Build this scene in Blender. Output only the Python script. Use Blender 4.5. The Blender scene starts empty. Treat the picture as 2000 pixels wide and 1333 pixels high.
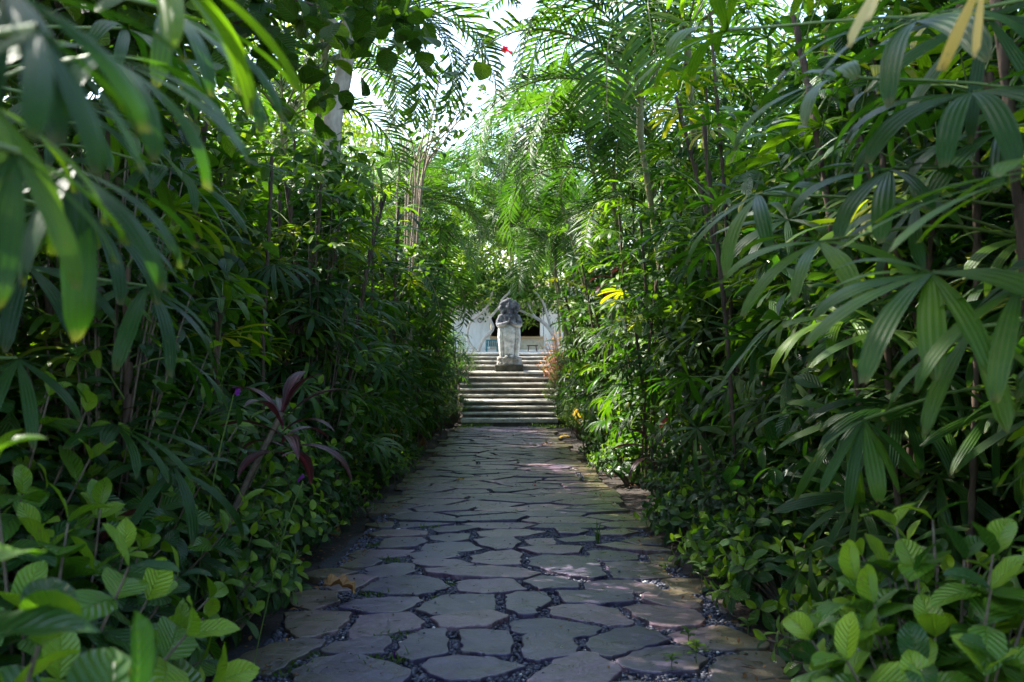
import bpy, math, random
import numpy as np
from mathutils import Vector, Matrix, Euler

random.seed(11)
rng = np.random.default_rng(11)
R = math.radians
C = bpy.context.scene.collection
scn = bpy.context.scene

# ------------------------------------------------------------------ camera
F = 1944.0                 # focal length in photo pixels (35 mm on full frame)
EYE = 1.3
SLOPE = 0.0489             # the path runs gently downhill to the stairs
cam_d = bpy.data.cameras.new('camera')
cam = bpy.data.objects.new('camera', cam_d)
C.objects.link(cam)
scn.camera = cam
cam_d.sensor_width = 36.0
cam_d.lens = 35.0
cam_d.clip_start = 0.05
cam_d.clip_end = 2000
cam.location = (0, 0, EYE)
cam.rotation_euler = (R(90 - 0.486), 0, R(-0.56))
cam_d.dof.use_dof = True
cam_d.dof.focus_distance = 9.0
cam_d.dof.aperture_fstop = 4.0

# ------------------------------------------------------------------ world and sun
SUN_EL, SUN_AZ = 45.0, -55.0      # azimuth from +Y towards +X
world = bpy.data.worlds.new('World')
scn.world = world
world.use_nodes = True
wn = world.node_tree
wn.nodes.clear()
sky = wn.nodes.new('ShaderNodeTexSky')
sky.sky_type = 'NISHITA'
sky.sun_disc = False
sky.sun_elevation = R(SUN_EL)
sky.sun_rotation = R(SUN_AZ)
sky.air_density = 1.0
sky.dust_density = 1.5
bg = wn.nodes.new('ShaderNodeBackground')
bg.inputs['Strength'].default_value = 0.15
wo = wn.nodes.new('ShaderNodeOutputWorld')
wn.links.new(sky.outputs[0], bg.inputs['Color'])
wn.links.new(bg.outputs[0], wo.inputs['Surface'])
sd = bpy.data.lights.new('sun', 'SUN')
sd.energy = 5.0
sd.angle = R(0.5)
sd.color = (1.0, 0.95, 0.86)
sun = bpy.data.objects.new('sun', sd)
C.objects.link(sun)
sv = Vector((math.sin(R(SUN_AZ)) * math.cos(R(SUN_EL)), math.cos(R(SUN_AZ)) * math.cos(R(SUN_EL)), math.sin(R(SUN_EL))))
sun.rotation_euler = sv.to_track_quat('Z', 'Y').to_euler()
sun.location = sv * 30

scn.view_settings.view_transform = 'Standard'
scn.view_settings.look = 'None'
scn.view_settings.exposure = 2.08
scn.view_settings.gamma = 1.0
scn.cycles.max_bounces = 8
scn.cycles.diffuse_bounces = 5
scn.cycles.glossy_bounces = 3
scn.cycles.transmission_bounces = 5
scn.cycles.transparent_max_bounces = 4
scn.cycles.use_denoising = True
scn.cycles.sample_clamp_indirect = 8.0


def ground_z(y):
    if y < 28.1:
        return -SLOPE * y
    if y < 33.5:
        return -1.374 + (y - 28.1) / 5.4 * 1.95
    return 0.576


def at(px, py, y):
    """point at depth y seen at photo pixel (px, py)"""
    return Vector(((px - 981) / F * y, y, EYE - (py - 650) / F * y))


def on_path(px, py):
    y = EYE / ((py - 650) / F - SLOPE)
    return Vector(((px - 981) / F * y, y, -SLOPE * y))


# ------------------------------------------------------------------ materials
def new_mat(name):
    m = bpy.data.materials.new(name)
    m.use_nodes = True
    nt = m.node_tree
    nt.nodes.clear()
    out = nt.nodes.new('ShaderNodeOutputMaterial')
    return m, nt, out


def N(nt, t, **kw):
    n = nt.nodes.new(t)
    for k, v in kw.items():
        if k == 'inp':
            for i, val in v.items():
                n.inputs[i].default_value = val
        else:
            setattr(n, k, v)
    return n


def math_(nt, op, a, b=None):
    n = nt.nodes.new('ShaderNodeMath')
    n.operation = op
    for i, x in enumerate((a, b)):
        if x is None:
            continue
        if isinstance(x, (int, float)):
            n.inputs[i].default_value = x
        else:
            nt.links.new(x, n.inputs[i])
    return n.outputs[0]


def mixc(nt, fac, a, b, blend='MIX'):
    n = nt.nodes.new('ShaderNodeMix')
    n.data_type = 'RGBA'
    n.blend_type = blend
    for sock, x in ((n.inputs[0], fac), (n.inputs[6], a), (n.inputs[7], b)):
        if isinstance(x, (int, float)):
            sock.default_value = x
        elif isinstance(x, tuple):
            sock.default_value = (*x, 1) if len(x) == 3 else x
        else:
            nt.links.new(x, sock)
    return n.outputs[2]


def ramp(nt, fac, stops):
    n = nt.nodes.new('ShaderNodeValToRGB')
    cr = n.color_ramp
    while len(cr.elements) < len(stops):
        cr.elements.new(0.5)
    for e, (p, c) in zip(cr.elements, stops):
        e.position = p
        e.color = (*c, 1) if len(c) == 3 else c
    nt.links.new(fac, n.inputs[0])
    return n.outputs[0]


def leaf_mat(name, stops, rough=0.32, transl=0.38, tcol=(1.35, 1.5, 0.45), style='broad', spots=0.35, spec=0.32):
    m, nt, out = new_mat(name)
    at_ = N(nt, 'ShaderNodeAttribute', attribute_name='tint')
    oi = N(nt, 'ShaderNodeObjectInfo')
    uv = N(nt, 'ShaderNodeUVMap')
    sep = N(nt, 'ShaderNodeSeparateXYZ')
    nt.links.new(uv.outputs[0], sep.inputs[0])
    u, v = sep.outputs[0], sep.outputs[1]
    tc = N(nt, 'ShaderNodeTexCoord')
    nz = N(nt, 'ShaderNodeTexNoise', inp={'Scale': 9.0, 'Detail': 4.0})
    nt.links.new(tc.outputs['Object'], nz.inputs['Vector'])
    # tint = attribute + per-object jitter + mottling
    j = math_(nt, 'MULTIPLY', math_(nt, 'SUBTRACT', oi.outputs['Random'], 0.5), 0.24)
    k = math_(nt, 'MULTIPLY', math_(nt, 'SUBTRACT', nz.outputs[0], 0.5), 0.35)
    t = math_(nt, 'ADD', math_(nt, 'ADD', at_.outputs['Fac'], j), k)
    col = ramp(nt, t, stops)
    au = math_(nt, 'ABSOLUTE', math_(nt, 'SUBTRACT', u, 0.5))
    if style == 'broad':
        # pale midrib and curved side veins
        ph = math_(nt, 'SUBTRACT', math_(nt, 'MULTIPLY', v, 9.0), math_(nt, 'MULTIPLY', au, 5.0))
        fr = math_(nt, 'ABSOLUTE', math_(nt, 'SUBTRACT', math_(nt, 'FRACT', ph), 0.5))
        vein = math_(nt, 'SUBTRACT', 1.0, math_(nt, 'MINIMUM', math_(nt, 'MULTIPLY', fr, 9.0), 1.0))
        mid = math_(nt, 'SUBTRACT', 1.0, math_(nt, 'MINIMUM', math_(nt, 'MULTIPLY', au, 26.0), 1.0))
        vm = math_(nt, 'MAXIMUM', math_(nt, 'MULTIPLY', vein, 0.35), mid)
        col = mixc(nt, math_(nt, 'MULTIPLY', vm, 0.22), col, (0.12, 0.22, 0.05))
        hgt = math_(nt, 'ADD', math_(nt, 'MULTIPLY', math_(nt, 'MULTIPLY', fr, 2.0), 1.0), math_(nt, 'MULTIPLY', mid, -1.0))
        bs, bd = 0.8, 0.004
    else:
        # lengthwise pleats
        fr = math_(nt, 'ABSOLUTE', math_(nt, 'SUBTRACT', math_(nt, 'FRACT', math_(nt, 'MULTIPLY', u, 4.0)), 0.5))
        fine = math_(nt, 'SINE', math_(nt, 'MULTIPLY', u, 120.0))
        hgt = math_(nt, 'ADD', math_(nt, 'MULTIPLY', fr, 2.0), math_(nt, 'MULTIPLY', fine, 0.06))
        groove = math_(nt, 'SUBTRACT', 1.0, math_(nt, 'MINIMUM', math_(nt, 'MULTIPLY', fr, 7.0), 1.0))
        col = mixc(nt, math_(nt, 'MULTIPLY', groove, 0.3), col, (0.01, 0.03, 0.008))
        # tips scorched tan
        tip = math_(nt, 'MULTIPLY', math_(nt, 'MAXIMUM', math_(nt, 'SUBTRACT', v, 0.93), 0.0), 12.0)
        tip = math_(nt, 'MULTIPLY', tip, nz.outputs[0])
        col = mixc(nt, math_(nt, 'MINIMUM', tip, 0.9), col, (0.22, 0.17, 0.07))
        bs, bd = 0.7, 0.0025
    # blotches and blemishes
    n2 = N(nt, 'ShaderNodeTexNoise', inp={'Scale': 42.0, 'Detail': 3.0})
    nt.links.new(tc.outputs['Object'], n2.inputs['Vector'])
    sp = math_(nt, 'MULTIPLY', math_(nt, 'MAXIMUM', math_(nt, 'SUBTRACT', n2.outputs[0], 0.64), 0.0), 9.0)
    col = mixc(nt, math_(nt, 'MINIMUM', math_(nt, 'MULTIPLY', sp, spots), 0.6), col, (0.18, 0.15, 0.06))
    bump = N(nt, 'ShaderNodeBump', inp={'Strength': bs, 'Distance': bd})
    nt.links.new(hgt, bump.inputs['Height'])
    p = N(nt, 'ShaderNodeBsdfPrincipled')
    nt.links.new(col, p.inputs['Base Color'])
    rr = math_(nt, 'ADD', math_(nt, 'MULTIPLY', nz.outputs[0], 0.22), rough - 0.11)
    nt.links.new(rr, p.inputs['Roughness'])
    p.inputs['Specular IOR Level'].default_value = spec
    nt.links.new(bump.outputs[0], p.inputs['Normal'])
    tr = N(nt, 'ShaderNodeBsdfTranslucent')
    tcm = mixc(nt, 1.0, col, tcol, 'MULTIPLY')
    nt.links.new(tcm, tr.inputs['Color'])
    nt.links.new(bump.outputs[0], tr.inputs['Normal'])
    add = N(nt, 'ShaderNodeMixShader', inp={0: transl})
    nt.links.new(p.outputs[0], add.inputs[1])
    nt.links.new(tr.outputs[0], add.inputs[2])
    nt.links.new(add.outputs[0], out.inputs['Surface'])
    return m


def solid_mat(name, c1, c2, scale=8.0, rough=0.8, bump=0.5, bdist=0.01, stretch=(1, 1, 1), detail=6, c3=None, spec=0.4):
    m, nt, out = new_mat(name)
    tc = N(nt, 'ShaderNodeTexCoord')
    mp = N(nt, 'ShaderNodeMapping')
    mp.inputs['Scale'].default_value = stretch
    nt.links.new(tc.outputs['Object'], mp.inputs[0])
    n1 = N(nt, 'ShaderNodeTexNoise', inp={'Scale': scale, 'Detail': detail, 'Roughness': 0.65})
    nt.links.new(mp.outputs[0], n1.inputs['Vector'])
    n2 = N(nt, 'ShaderNodeTexNoise', inp={'Scale': scale * 6, 'Detail': 4.0})
    nt.links.new(mp.outputs[0], n2.inputs['Vector'])
    stops = [(0.3, c1), (0.68, c2)] if c3 is None else [(0.3, c1), (0.55, c2), (0.72, c3)]
    col = ramp(nt, n1.outputs[0], stops)
    col = mixc(nt, 0.35, col, mixc(nt, n2.outputs[0], (0, 0, 0), (1, 1, 1)), 'OVERLAY')
    h = math_(nt, 'ADD', n1.outputs[0], math_(nt, 'MULTIPLY', n2.outputs[0], 0.4))
    b = N(nt, 'ShaderNodeBump', inp={'Strength': bump, 'Distance': bdist})
    nt.links.new(h, b.inputs['Height'])
    p = N(nt, 'ShaderNodeBsdfPrincipled', inp={'Roughness': rough})
    p.inputs['Specular IOR Level'].default_value = spec
    nt.links.new(col, p.inputs['Base Color'])
    nt.links.new(b.outputs[0], p.inputs['Normal'])
    nt.links.new(p.outputs[0], out.inputs['Surface'])
    return m


G_DARK = [(0.0, (0.010, 0.040, 0.010)), (0.4, (0.022, 0.085, 0.016)), (0.75, (0.07, 0.20, 0.022)), (1.0, (0.24, 0.38, 0.04))]
G_PALM = [(0.0, (0.013, 0.046, 0.008)), (0.4, (0.033, 0.098, 0.009)), (0.75, (0.125, 0.225, 0.010)), (1.0, (0.38, 0.34, 0.025))]
M = {}
M['lady'] = leaf_mat('lady_palm_leaf', G_PALM, rough=0.36, transl=0.48, style='palm')
M['areca'] = leaf_mat('areca_leaf', [(0.0, (0.024, 0.075, 0.010)), (0.5, (0.075, 0.165, 0.014)), (1.0, (0.28, 0.34, 0.03))], rough=0.36, transl=0.42, style='palm', spots=0.1)
M['yellow'] = leaf_mat('dying_leaf', [(0.0, (0.42, 0.22, 0.04)), (0.5, (0.6, 0.42, 0.07)), (1.0, (0.7, 0.6, 0.25))], rough=0.5, transl=0.4, tcol=(1.1, 1.0, 0.7), style='palm', spots=1.0)
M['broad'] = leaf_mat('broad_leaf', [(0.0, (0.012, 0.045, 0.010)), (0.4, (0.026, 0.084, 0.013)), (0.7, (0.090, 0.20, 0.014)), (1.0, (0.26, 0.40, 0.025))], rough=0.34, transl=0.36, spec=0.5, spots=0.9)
M['small'] = leaf_mat('small_leaf', [(0.0, (0.03, 0.09, 0.012)), (0.5, (0.09, 0.20, 0.02)), (1.0, (0.34, 0.42, 0.05))], rough=0.45, transl=0.42)
M['tree'] = leaf_mat('tree_leaf', [(0.0, (0.022, 0.065, 0.009)), (0.5, (0.065, 0.14, 0.012)), (1.0, (0.26, 0.34, 0.03))], rough=0.42, transl=0.42)
M['sunny'] = leaf_mat('sunlit_tone_leaf', [(0.0, (0.06, 0.13, 0.015)), (0.5, (0.16, 0.25, 0.03)), (1.0, (0.42, 0.42, 0.08))], rough=0.5, transl=0.45)  # paler than the tree leaf: sunlit brightness put into the colour
M['burgundy'] = leaf_mat('burgundy_leaf', [(0.0, (0.05, 0.022, 0.018)), (0.5, (0.09, 0.03, 0.03)), (1.0, (0.30, 0.05, 0.08))], rough=0.34, transl=0.25, tcol=(1.6, 0.6, 0.8), style='palm', spots=0.1)
M['croton'] = leaf_mat('croton_leaf', [(0.0, (0.24, 0.13, 0.03)), (0.4, (0.42, 0.18, 0.13)), (0.7, (0.5, 0.28, 0.07)), (1.0, (0.45, 0.40, 0.08))], rough=0.4, transl=0.35, tcol=(1.3, 1.0, 0.7), spots=0.2)
M['pink'] = leaf_mat('pink_petal', [(0.0, (0.5, 0.03, 0.22)), (1.0, (0.7, 0.08, 0.4))], rough=0.5, transl=0.4, tcol=(1.2, 0.6, 1.0), spots=0)
M['red'] = leaf_mat('red_petal', [(0.0, (0.55, 0.01, 0.04)), (1.0, (0.7, 0.03, 0.08))], rough=0.5, transl=0.4, tcol=(1.2, 0.6, 0.7), spots=0)
M['violet'] = leaf_mat('violet_petal', [(0.0, (0.26, 0.03, 0.34)), (1.0, (0.45, 0.08, 0.55))], rough=0.5, transl=0.4, tcol=(1.1, 0.7, 1.2), spots=0)
M['dry'] = leaf_mat('dry_leaf', [(0.0, (0.13, 0.06, 0.02)), (0.5, (0.3, 0.15, 0.05)), (1.0, (0.5, 0.32, 0.07))], rough=0.55, transl=0.15, tcol=(1.0, 0.8, 0.6), spots=0.8)
M['cane'] = solid_mat('palm_cane', (0.035, 0.022, 0.015), (0.15, 0.10, 0.065), scale=14, rough=0.85, bump=0.9, bdist=0.01, stretch=(1, 1, 0.25))
M['areca_cane'] = solid_mat('areca_cane', (0.12, 0.13, 0.04), (0.26, 0.22, 0.09), scale=5, rough=0.5, bump=0.4, stretch=(1, 1, 3))
M['twig'] = solid_mat('twig_bark', (0.06, 0.045, 0.03), (0.2, 0.16, 0.11), scale=20, rough=0.85)
M['pale_twig'] = solid_mat('pale_twig_bark', (0.2, 0.16, 0.12), (0.45, 0.36, 0.27), scale=20, rough=0.8)
M['bark'] = solid_mat('pale_bark', (0.20, 0.155, 0.11), (0.50, 0.43, 0.34), scale=4, rough=0.85, bump=0.7, bdist=0.03, stretch=(1, 1, 0.5))
M['darkbark'] = solid_mat('dark_bark', (0.05, 0.035, 0.025), (0.16, 0.12, 0.08), scale=6, rough=0.9, bump=0.9, bdist=0.03, stretch=(1, 1, 0.3))
M['frangipani'] = solid_mat('frangipani_bark', (0.20, 0.18, 0.15), (0.48, 0.44, 0.38), scale=5, rough=0.8, bump=0.5, bdist=0.02)
M['soil'] = solid_mat('soil', (0.010, 0.007, 0.006), (0.032, 0.023, 0.017), scale=3, rough=0.95, bump=1.0, bdist=0.04, detail=10, c3=(0.055, 0.042, 0.03))
M['gravel_bed'] = solid_mat('gravel_bed', (0.012, 0.012, 0.014), (0.05, 0.05, 0.055), scale=30, rough=0.9, bump=1.0, bdist=0.01)
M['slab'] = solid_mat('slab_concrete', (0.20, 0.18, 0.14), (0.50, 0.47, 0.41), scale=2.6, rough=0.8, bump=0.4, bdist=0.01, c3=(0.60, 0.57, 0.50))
M['riser'] = solid_mat('riser_shade_stone', (0.05, 0.045, 0.038), (0.16, 0.145, 0.125), scale=3, rough=0.9, c3=(0.24, 0.22, 0.19))  # dark tone carries the shadow under the slab edges
M['plaster'] = solid_mat('white_plaster', (0.60, 0.59, 0.56), (0.84, 0.84, 0.83), scale=1.2, rough=0.8, bump=0.15, c3=(0.88, 0.88, 0.88), stretch=(1.5, 1.5, 0.5))
M['cream'] = solid_mat('cream_plaster', (0.42, 0.36, 0.26), (0.52, 0.45, 0.34), scale=1.5, rough=0.8, bump=0.15)
M['tan'] = solid_mat('tan_timber', (0.42, 0.26, 0.13), (0.58, 0.38, 0.20), scale=3, rough=0.6, stretch=(0.3, 3, 3))
M['darkwood'] = solid_mat('dark_timber', (0.035, 0.02, 0.013), (0.10, 0.055, 0.035), scale=3, rough=0.7, stretch=(3, 3, 0.3))
M['teal'] = solid_mat('teal_paint', (0.02, 0.11, 0.12), (0.05, 0.19, 0.20), scale=5, rough=0.5)
M['thatch'] = solid_mat('roof_shingle', (0.16, 0.13, 0.1), (0.34, 0.28, 0.22), scale=6, rough=0.9, bump=0.8, bdist=0.05, stretch=(1, 4, 4))
M['terrace'] = solid_mat('terrace_paving', (0.44, 0.42, 0.38), (0.62, 0.60, 0.56), scale=1.0, rough=0.7, bump=0.2)
M['petiole'] = solid_mat('petiole', (0.05, 0.10, 0.02), (0.14, 0.2, 0.04), scale=10, rough=0.5, bump=0.2)


def stone_mat():
    m, nt, out = new_mat('slate_flagstone')
    at_ = N(nt, 'ShaderNodeAttribute', attribute_name='tint')
    tc = N(nt, 'ShaderNodeTexCoord')
    sep = N(nt, 'ShaderNodeSeparateXYZ')
    nt.links.new(tc.outputs['Object'], sep.inputs[0])
    base = ramp(nt, at_.outputs['Fac'], [(0.0, (0.044, 0.036, 0.078)), (0.35, (0.080, 0.058, 0.115)), (0.65, (0.135, 0.082, 0.135)), (1.0, (0.175, 0.112, 0.135))])
    n1 = N(nt, 'ShaderNodeTexNoise', inp={'Scale': 2.4, 'Detail': 8.0, 'Roughness': 0.65, 'Distortion': 0.6})
    nt.links.new(tc.outputs['Object'], n1.inputs['Vector'])
    n2 = N(nt, 'ShaderNodeTexNoise', inp={'Scale': 38.0, 'Detail': 6.0, 'Roughness': 0.7})
    nt.links.new(tc.outputs['Object'], n2.inputs['Vector'])
    n3 = N(nt, 'ShaderNodeTexNoise', inp={'Scale': 7.0, 'Detail': 9.0, 'Roughness': 0.7, 'Distortion': 1.5})
    nt.links.new(tc.outputs['Object'], n3.inputs['Vector'])
    col = mixc(nt, math_(nt, 'MULTIPLY', math_(nt, 'MAXIMUM', math_(nt, 'SUBTRACT', n1.outputs[0], 0.45), 0.0), 2.2), base, (0.16, 0.135, 0.13))
    col = mixc(nt, 0.8, col, ramp(nt, n2.outputs[0], [(0.3, (0.15, 0.15, 0.15)), (0.7, (0.85, 0.85, 0.85))]), 'OVERLAY')
    col = mixc(nt, 0.8, col, ramp(nt, n3.outputs[0], [(0.3, (0.12, 0.12, 0.12)), (0.7, (0.88, 0.86, 0.84))]), 'OVERLAY')
    n4 = N(nt, 'ShaderNodeTexNoise', inp={'Scale': 4.2, 'Detail': 9.0, 'Roughness': 0.75, 'Distortion': 0.4})
    nt.links.new(tc.outputs['Object'], n4.inputs['Vector'])
    dirt = math_(nt, 'MINIMUM', math_(nt, 'MULTIPLY', math_(nt, 'MAXIMUM', math_(nt, 'SUBTRACT', n4.outputs[0], 0.53), 0.0), 6.0), 0.75)
    col = mixc(nt, dirt, col, (0.075, 0.062, 0.052))
    # moss and soil film grow in from the beds on both sides
    ax = math_(nt, 'ABSOLUTE', math_(nt, 'SUBTRACT', sep.outputs[0], 0.02))
    e = math_(nt, 'MULTIPLY', math_(nt, 'SUBTRACT', math_(nt, 'ADD', ax, math_(nt, 'MULTIPLY', n1.outputs[0], 0.9)), 1.24), 2.2)
    e = math_(nt, 'MINIMUM', math_(nt, 'MAXIMUM', e, 0.0), 0.85)
    col = mixc(nt, e, col, mixc(nt, n3.outputs[0], (0.06, 0.07, 0.018), (0.15, 0.105, 0.05)))
    b = N(nt, 'ShaderNodeBump', inp={'Strength': 0.9, 'Distance': 0.009})
    h = math_(nt, 'ADD', math_(nt, 'ADD', n3.outputs[0], math_(nt, 'MULTIPLY', n2.outputs[0], 0.25)), n1.outputs[0])
    nt.links.new(h, b.inputs['Height'])
    p = N(nt, 'ShaderNodeBsdfPrincipled')
    nt.links.new(math_(nt, 'ADD', math_(nt, 'MULTIPLY', n3.outputs[0], 0.4), 0.12), p.inputs['Roughness'])
    p.inputs['Specular IOR Level'].default_value = 0.7
    nt.links.new(col, p.inputs['Base Color'])
    nt.links.new(b.outputs[0], p.inputs['Normal'])
    nt.links.new(p.outputs[0], out.inputs['Surface'])
    return m


def tinted_mat(name, stops, rough=0.7, scale=60):
    m, nt, out = new_mat(name)
    at_ = N(nt, 'ShaderNodeAttribute', attribute_name='tint')
    tc = N(nt, 'ShaderNodeTexCoord')
    n2 = N(nt, 'ShaderNodeTexNoise', inp={'Scale': scale, 'Detail': 5.0})
    nt.links.new(tc.outputs['Object'], n2.inputs['Vector'])
    col = ramp(nt, at_.outputs['Fac'], stops)
    col = mixc(nt, 0.5, col, mixc(nt, n2.outputs[0], (0.1, 0.1, 0.1), (0.9, 0.9, 0.9)), 'OVERLAY')
    b = N(nt, 'ShaderNodeBump', inp={'Strength': 0.5, 'Distance': 0.004})
    nt.links.new(n2.outputs[0], b.inputs['Height'])
    p = N(nt, 'ShaderNodeBsdfPrincipled', inp={'Roughness': rough})
    nt.links.new(col, p.inputs['Base Color'])
    nt.links.new(b.outputs[0], p.inputs['Normal'])
    nt.links.new(p.outputs[0], out.inputs['Surface'])
    return m


M['stone'] = stone_mat()
M['pebble'] = tinted_mat('pebble', [(0.0, (0.018, 0.019, 0.030)), (0.6, (0.055, 0.058, 0.088)), (0.93, (0.11, 0.11, 0.14)), (0.96, (0.6, 0.58, 0.54)), (1.0, (0.7, 0.68, 0.64))], rough=0.55)
M['block'] = tinted_mat('wall_block', [(0.0, (0.05, 0.04, 0.032)), (0.6, (0.13, 0.105, 0.08)), (1.0, (0.22, 0.18, 0.14))], rough=0.9, scale=18)
M['rubble'] = tinted_mat('lava_rubble', [(0.0, (0.02, 0.022, 0.024)), (0.7, (0.07, 0.075, 0.075)), (1.0, (0.13, 0.13, 0.125))], rough=0.8, scale=18)


def statue_mat(name, up):
    """weathered carved stone: black lichen above, chalky below"""
    m, nt, out = new_mat(name)
    tc = N(nt, 'ShaderNodeTexCoord')
    sep = N(nt, 'ShaderNodeSeparateXYZ')
    nt.links.new(tc.outputs['Object'], sep.inputs[0])
    n1 = N(nt, 'ShaderNodeTexNoise', inp={'Scale': 5.0, 'Detail': 8.0, 'Roughness': 0.7})
    nt.links.new(tc.outputs['Object'], n1.inputs['Vector'])
    n2 = N(nt, 'ShaderNodeTexNoise', inp={'Scale': 28.0, 'Detail': 5.0, 'Roughness': 0.7})
    nt.links.new(tc.outputs['Object'], n2.inputs['Vector'])
    if up:
        z = math_(nt, 'ADD', sep.outputs[2], math_(nt, 'MULTIPLY', math_(nt, 'SUBTRACT', n1.outputs[0], 0.5), 0.35))
        f = math_(nt, 'MINIMUM', math_(nt, 'MAXIMUM', math_(nt, 'MULTIPLY', math_(nt, 'SUBTRACT', z, 1.0), 12.0), 0.0), 1.0)
        lo = ramp(nt, n1.outputs[0], [(0.34, (0.26, 0.25, 0.23)), (0.48, (0.50, 0.49, 0.46)), (0.6, (0.72, 0.70, 0.66))])
        hi = ramp(nt, n1.outputs[0], [(0.35, (0.05, 0.052, 0.065)), (0.52, (0.12, 0.12, 0.14)), (0.66, (0.36, 0.36, 0.38))])
        col = mixc(nt, f, lo, hi)
    else:
        col = ramp(nt, n1.outputs[0], [(0.3, (0.09, 0.085, 0.07)), (0.5, (0.24, 0.22, 0.19)), (0.68, (0.42, 0.39, 0.34))])
    col = mixc(nt, 0.7, col, mixc(nt, n2.outputs[0], (0, 0, 0), (1, 1, 1)), 'OVERLAY')
    b = N(nt, 'ShaderNodeBump', inp={'Strength': 0.9, 'Distance': 0.03})
    nt.links.new(n2.outputs[0], b.inputs['Height'])
    p = N(nt, 'ShaderNodeBsdfPrincipled', inp={'Roughness': 0.9})
    nt.links.new(col, p.inputs['Base Color'])
    nt.links.new(b.outputs[0], p.inputs['Normal'])
    nt.links.new(p.outputs[0], out.inputs['Surface'])
    return m


M['statue'] = statue_mat('carved_stone', True)
M['plinth'] = statue_mat('plinth_stone', False)
M['mossblock'] = solid_mat('mossy_block', (0.02, 0.022, 0.014), (0.07, 0.065, 0.045), scale=5, rough=0.95, bump=0.9, bdist=0.02, c3=(0.12, 0.11, 0.08))


# ------------------------------------------------------------------ mesh collecting
class MB:
    def __init__(s):
        s.v, s.f, s.uv, s.t, s.mi = [], [], [], [], []
        s.n = 0
        s.mats = []

    def add(s, v, f, uv=None, tint=0.4, mat=0):
        v = np.asarray(v, dtype=np.float32)
        s.v.append(v)
        s.uv.append(np.zeros((len(v), 2), np.float32) if uv is None else np.asarray(uv, np.float32))
        s.t.append(np.full(len(v), tint, np.float32) if np.isscalar(tint) else np.asarray(tint, np.float32))
        f = [np.asarray(f, dtype=np.int64) + s.n] if isinstance(f, np.ndarray) else [[i + s.n for i in q] for q in f]
        if len(f) == 1 and isinstance(f[0], np.ndarray):
            s.f.append(f[0]); s.mi.append(np.full(len(f[0]), mat))
        else:
            s.f.append(f); s.mi.append(np.full(len(f), mat))
        s.n += len(v)

    def mesh(s, name, mats, smooth=True):
        me = bpy.data.meshes.new(name)
        v = np.concatenate(s.v)
        sizes, idx = [], []
        for b in s.f:
            if isinstance(b, np.ndarray):
                sizes.append(np.full(len(b), b.shape[1])); idx.append(b.reshape(-1))
            else:
                sizes.append(np.array([len(q) for q in b])); idx.append(np.array([i for q in b for i in q], dtype=np.int64))
        sizes = np.concatenate(sizes).astype(np.int32)
        idx = np.concatenate(idx).astype(np.int32)
        me.vertices.add(len(v)); me.vertices.foreach_set('co', v.reshape(-1))
        me.loops.add(len(idx)); me.loops.foreach_set('vertex_index', idx)
        st = np.concatenate([[0], np.cumsum(sizes)[:-1]]).astype(np.int32)
        me.polygons.add(len(sizes)); me.polygons.foreach_set('loop_start', st)
        me.polygons.foreach_set('loop_total', sizes)
        me.polygons.foreach_set('material_index', np.concatenate(s.mi).astype(np.int32))
        me.polygons.foreach_set('use_smooth', np.full(len(sizes), smooth))
        uvl = me.uv_layers.new(name='UVMap')
        uvl.data.foreach_set('uv', np.concatenate(s.uv)[idx].reshape(-1))
        at_ = me.attributes.new('tint', 'FLOAT', 'POINT')
        at_.data.foreach_set('value', np.concatenate(s.t))
        me.update(calc_edges=True)
        me.validate()
        for m in (mats if isinstance(mats, (list, tuple)) else [mats]):
            me.materials.append(m)
        return me


def link(name, me, parent=None, loc=(0, 0, 0), rot=(0, 0, 0), sc=1.0):
    o = bpy.data.objects.new(name, me)
    C.objects.link(o)
    o.location = loc
    o.rotation_euler = rot
    o.scale = (sc, sc, sc) if isinstance(sc, (int, float)) else sc
    if parent:
        o.parent = parent
    return o


def tag(o, label=None, cat=None, group=None, kind=None):
    for k, v in (('label', label), ('category', cat), ('group', group), ('kind', kind)):
        if v:
            o[k] = v
    return o


def thing(name, label, cat, loc=(0, 0, 0), rz=0.0, group=None, sc=1.0):
    return tag(link(name, None, None, loc, (0, 0, rz), sc), label, cat, group)


def rot_about(ax, a):
    return np.array(Matrix.Rotation(a, 3, ax), dtype=np.float64)


def eul(x, y, z):
    return np.array(Euler((x, y, z)).to_matrix(), dtype=np.float64)


# ------------------------------------------------------------------ leaf primitives
def leaf_grid(L, W, prof, nseg=6, elev=0.2, bend=0.8, fold=0.15, cols=(-1, 0, 1), twist=0.0, wave=0.0, power=1.2):
    """blade along +Y, upper side +Z, curved down by `bend`"""
    t = np.linspace(0, 1, nseg + 1)
    th = elev - bend * t ** power
    ds = L / nseg
    y = np.concatenate([[0], np.cumsum(np.cos((th[1:] + th[:-1]) / 2)) * ds])
    z = np.concatenate([[0], np.cumsum(np.sin((th[1:] + th[:-1]) / 2)) * ds])
    w = np.interp(t, *zip(*prof)) * W / 2
    V, UV = [], []
    c = np.array(cols, float)
    for i in range(nseg + 1):
        nx, ny, nz_ = 0, -math.sin(th[i]), math.cos(th[i])
        up = fold * np.abs(c) * w[i] + wave * math.sin(i * 2.1) * c * w[i]
        tw = twist * t[i]
        X = c * w[i] * math.cos(tw)
        up = up + c * w[i] * math.sin(tw)
        V.append(np.stack([X, y[i] + ny * up, z[i] + nz_ * up], 1))
        UV.append(np.stack([(c + 1) / 2, np.full(len(c), t[i])], 1))
    V, UV = np.concatenate(V), np.concatenate(UV)
    k = len(c)
    Fq = np.array([[i * k + j, i * k + j + 1, (i + 1) * k + j + 1, (i + 1) * k + j] for i in range(nseg) for j in range(k - 1)])
    return V, Fq, UV


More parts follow.
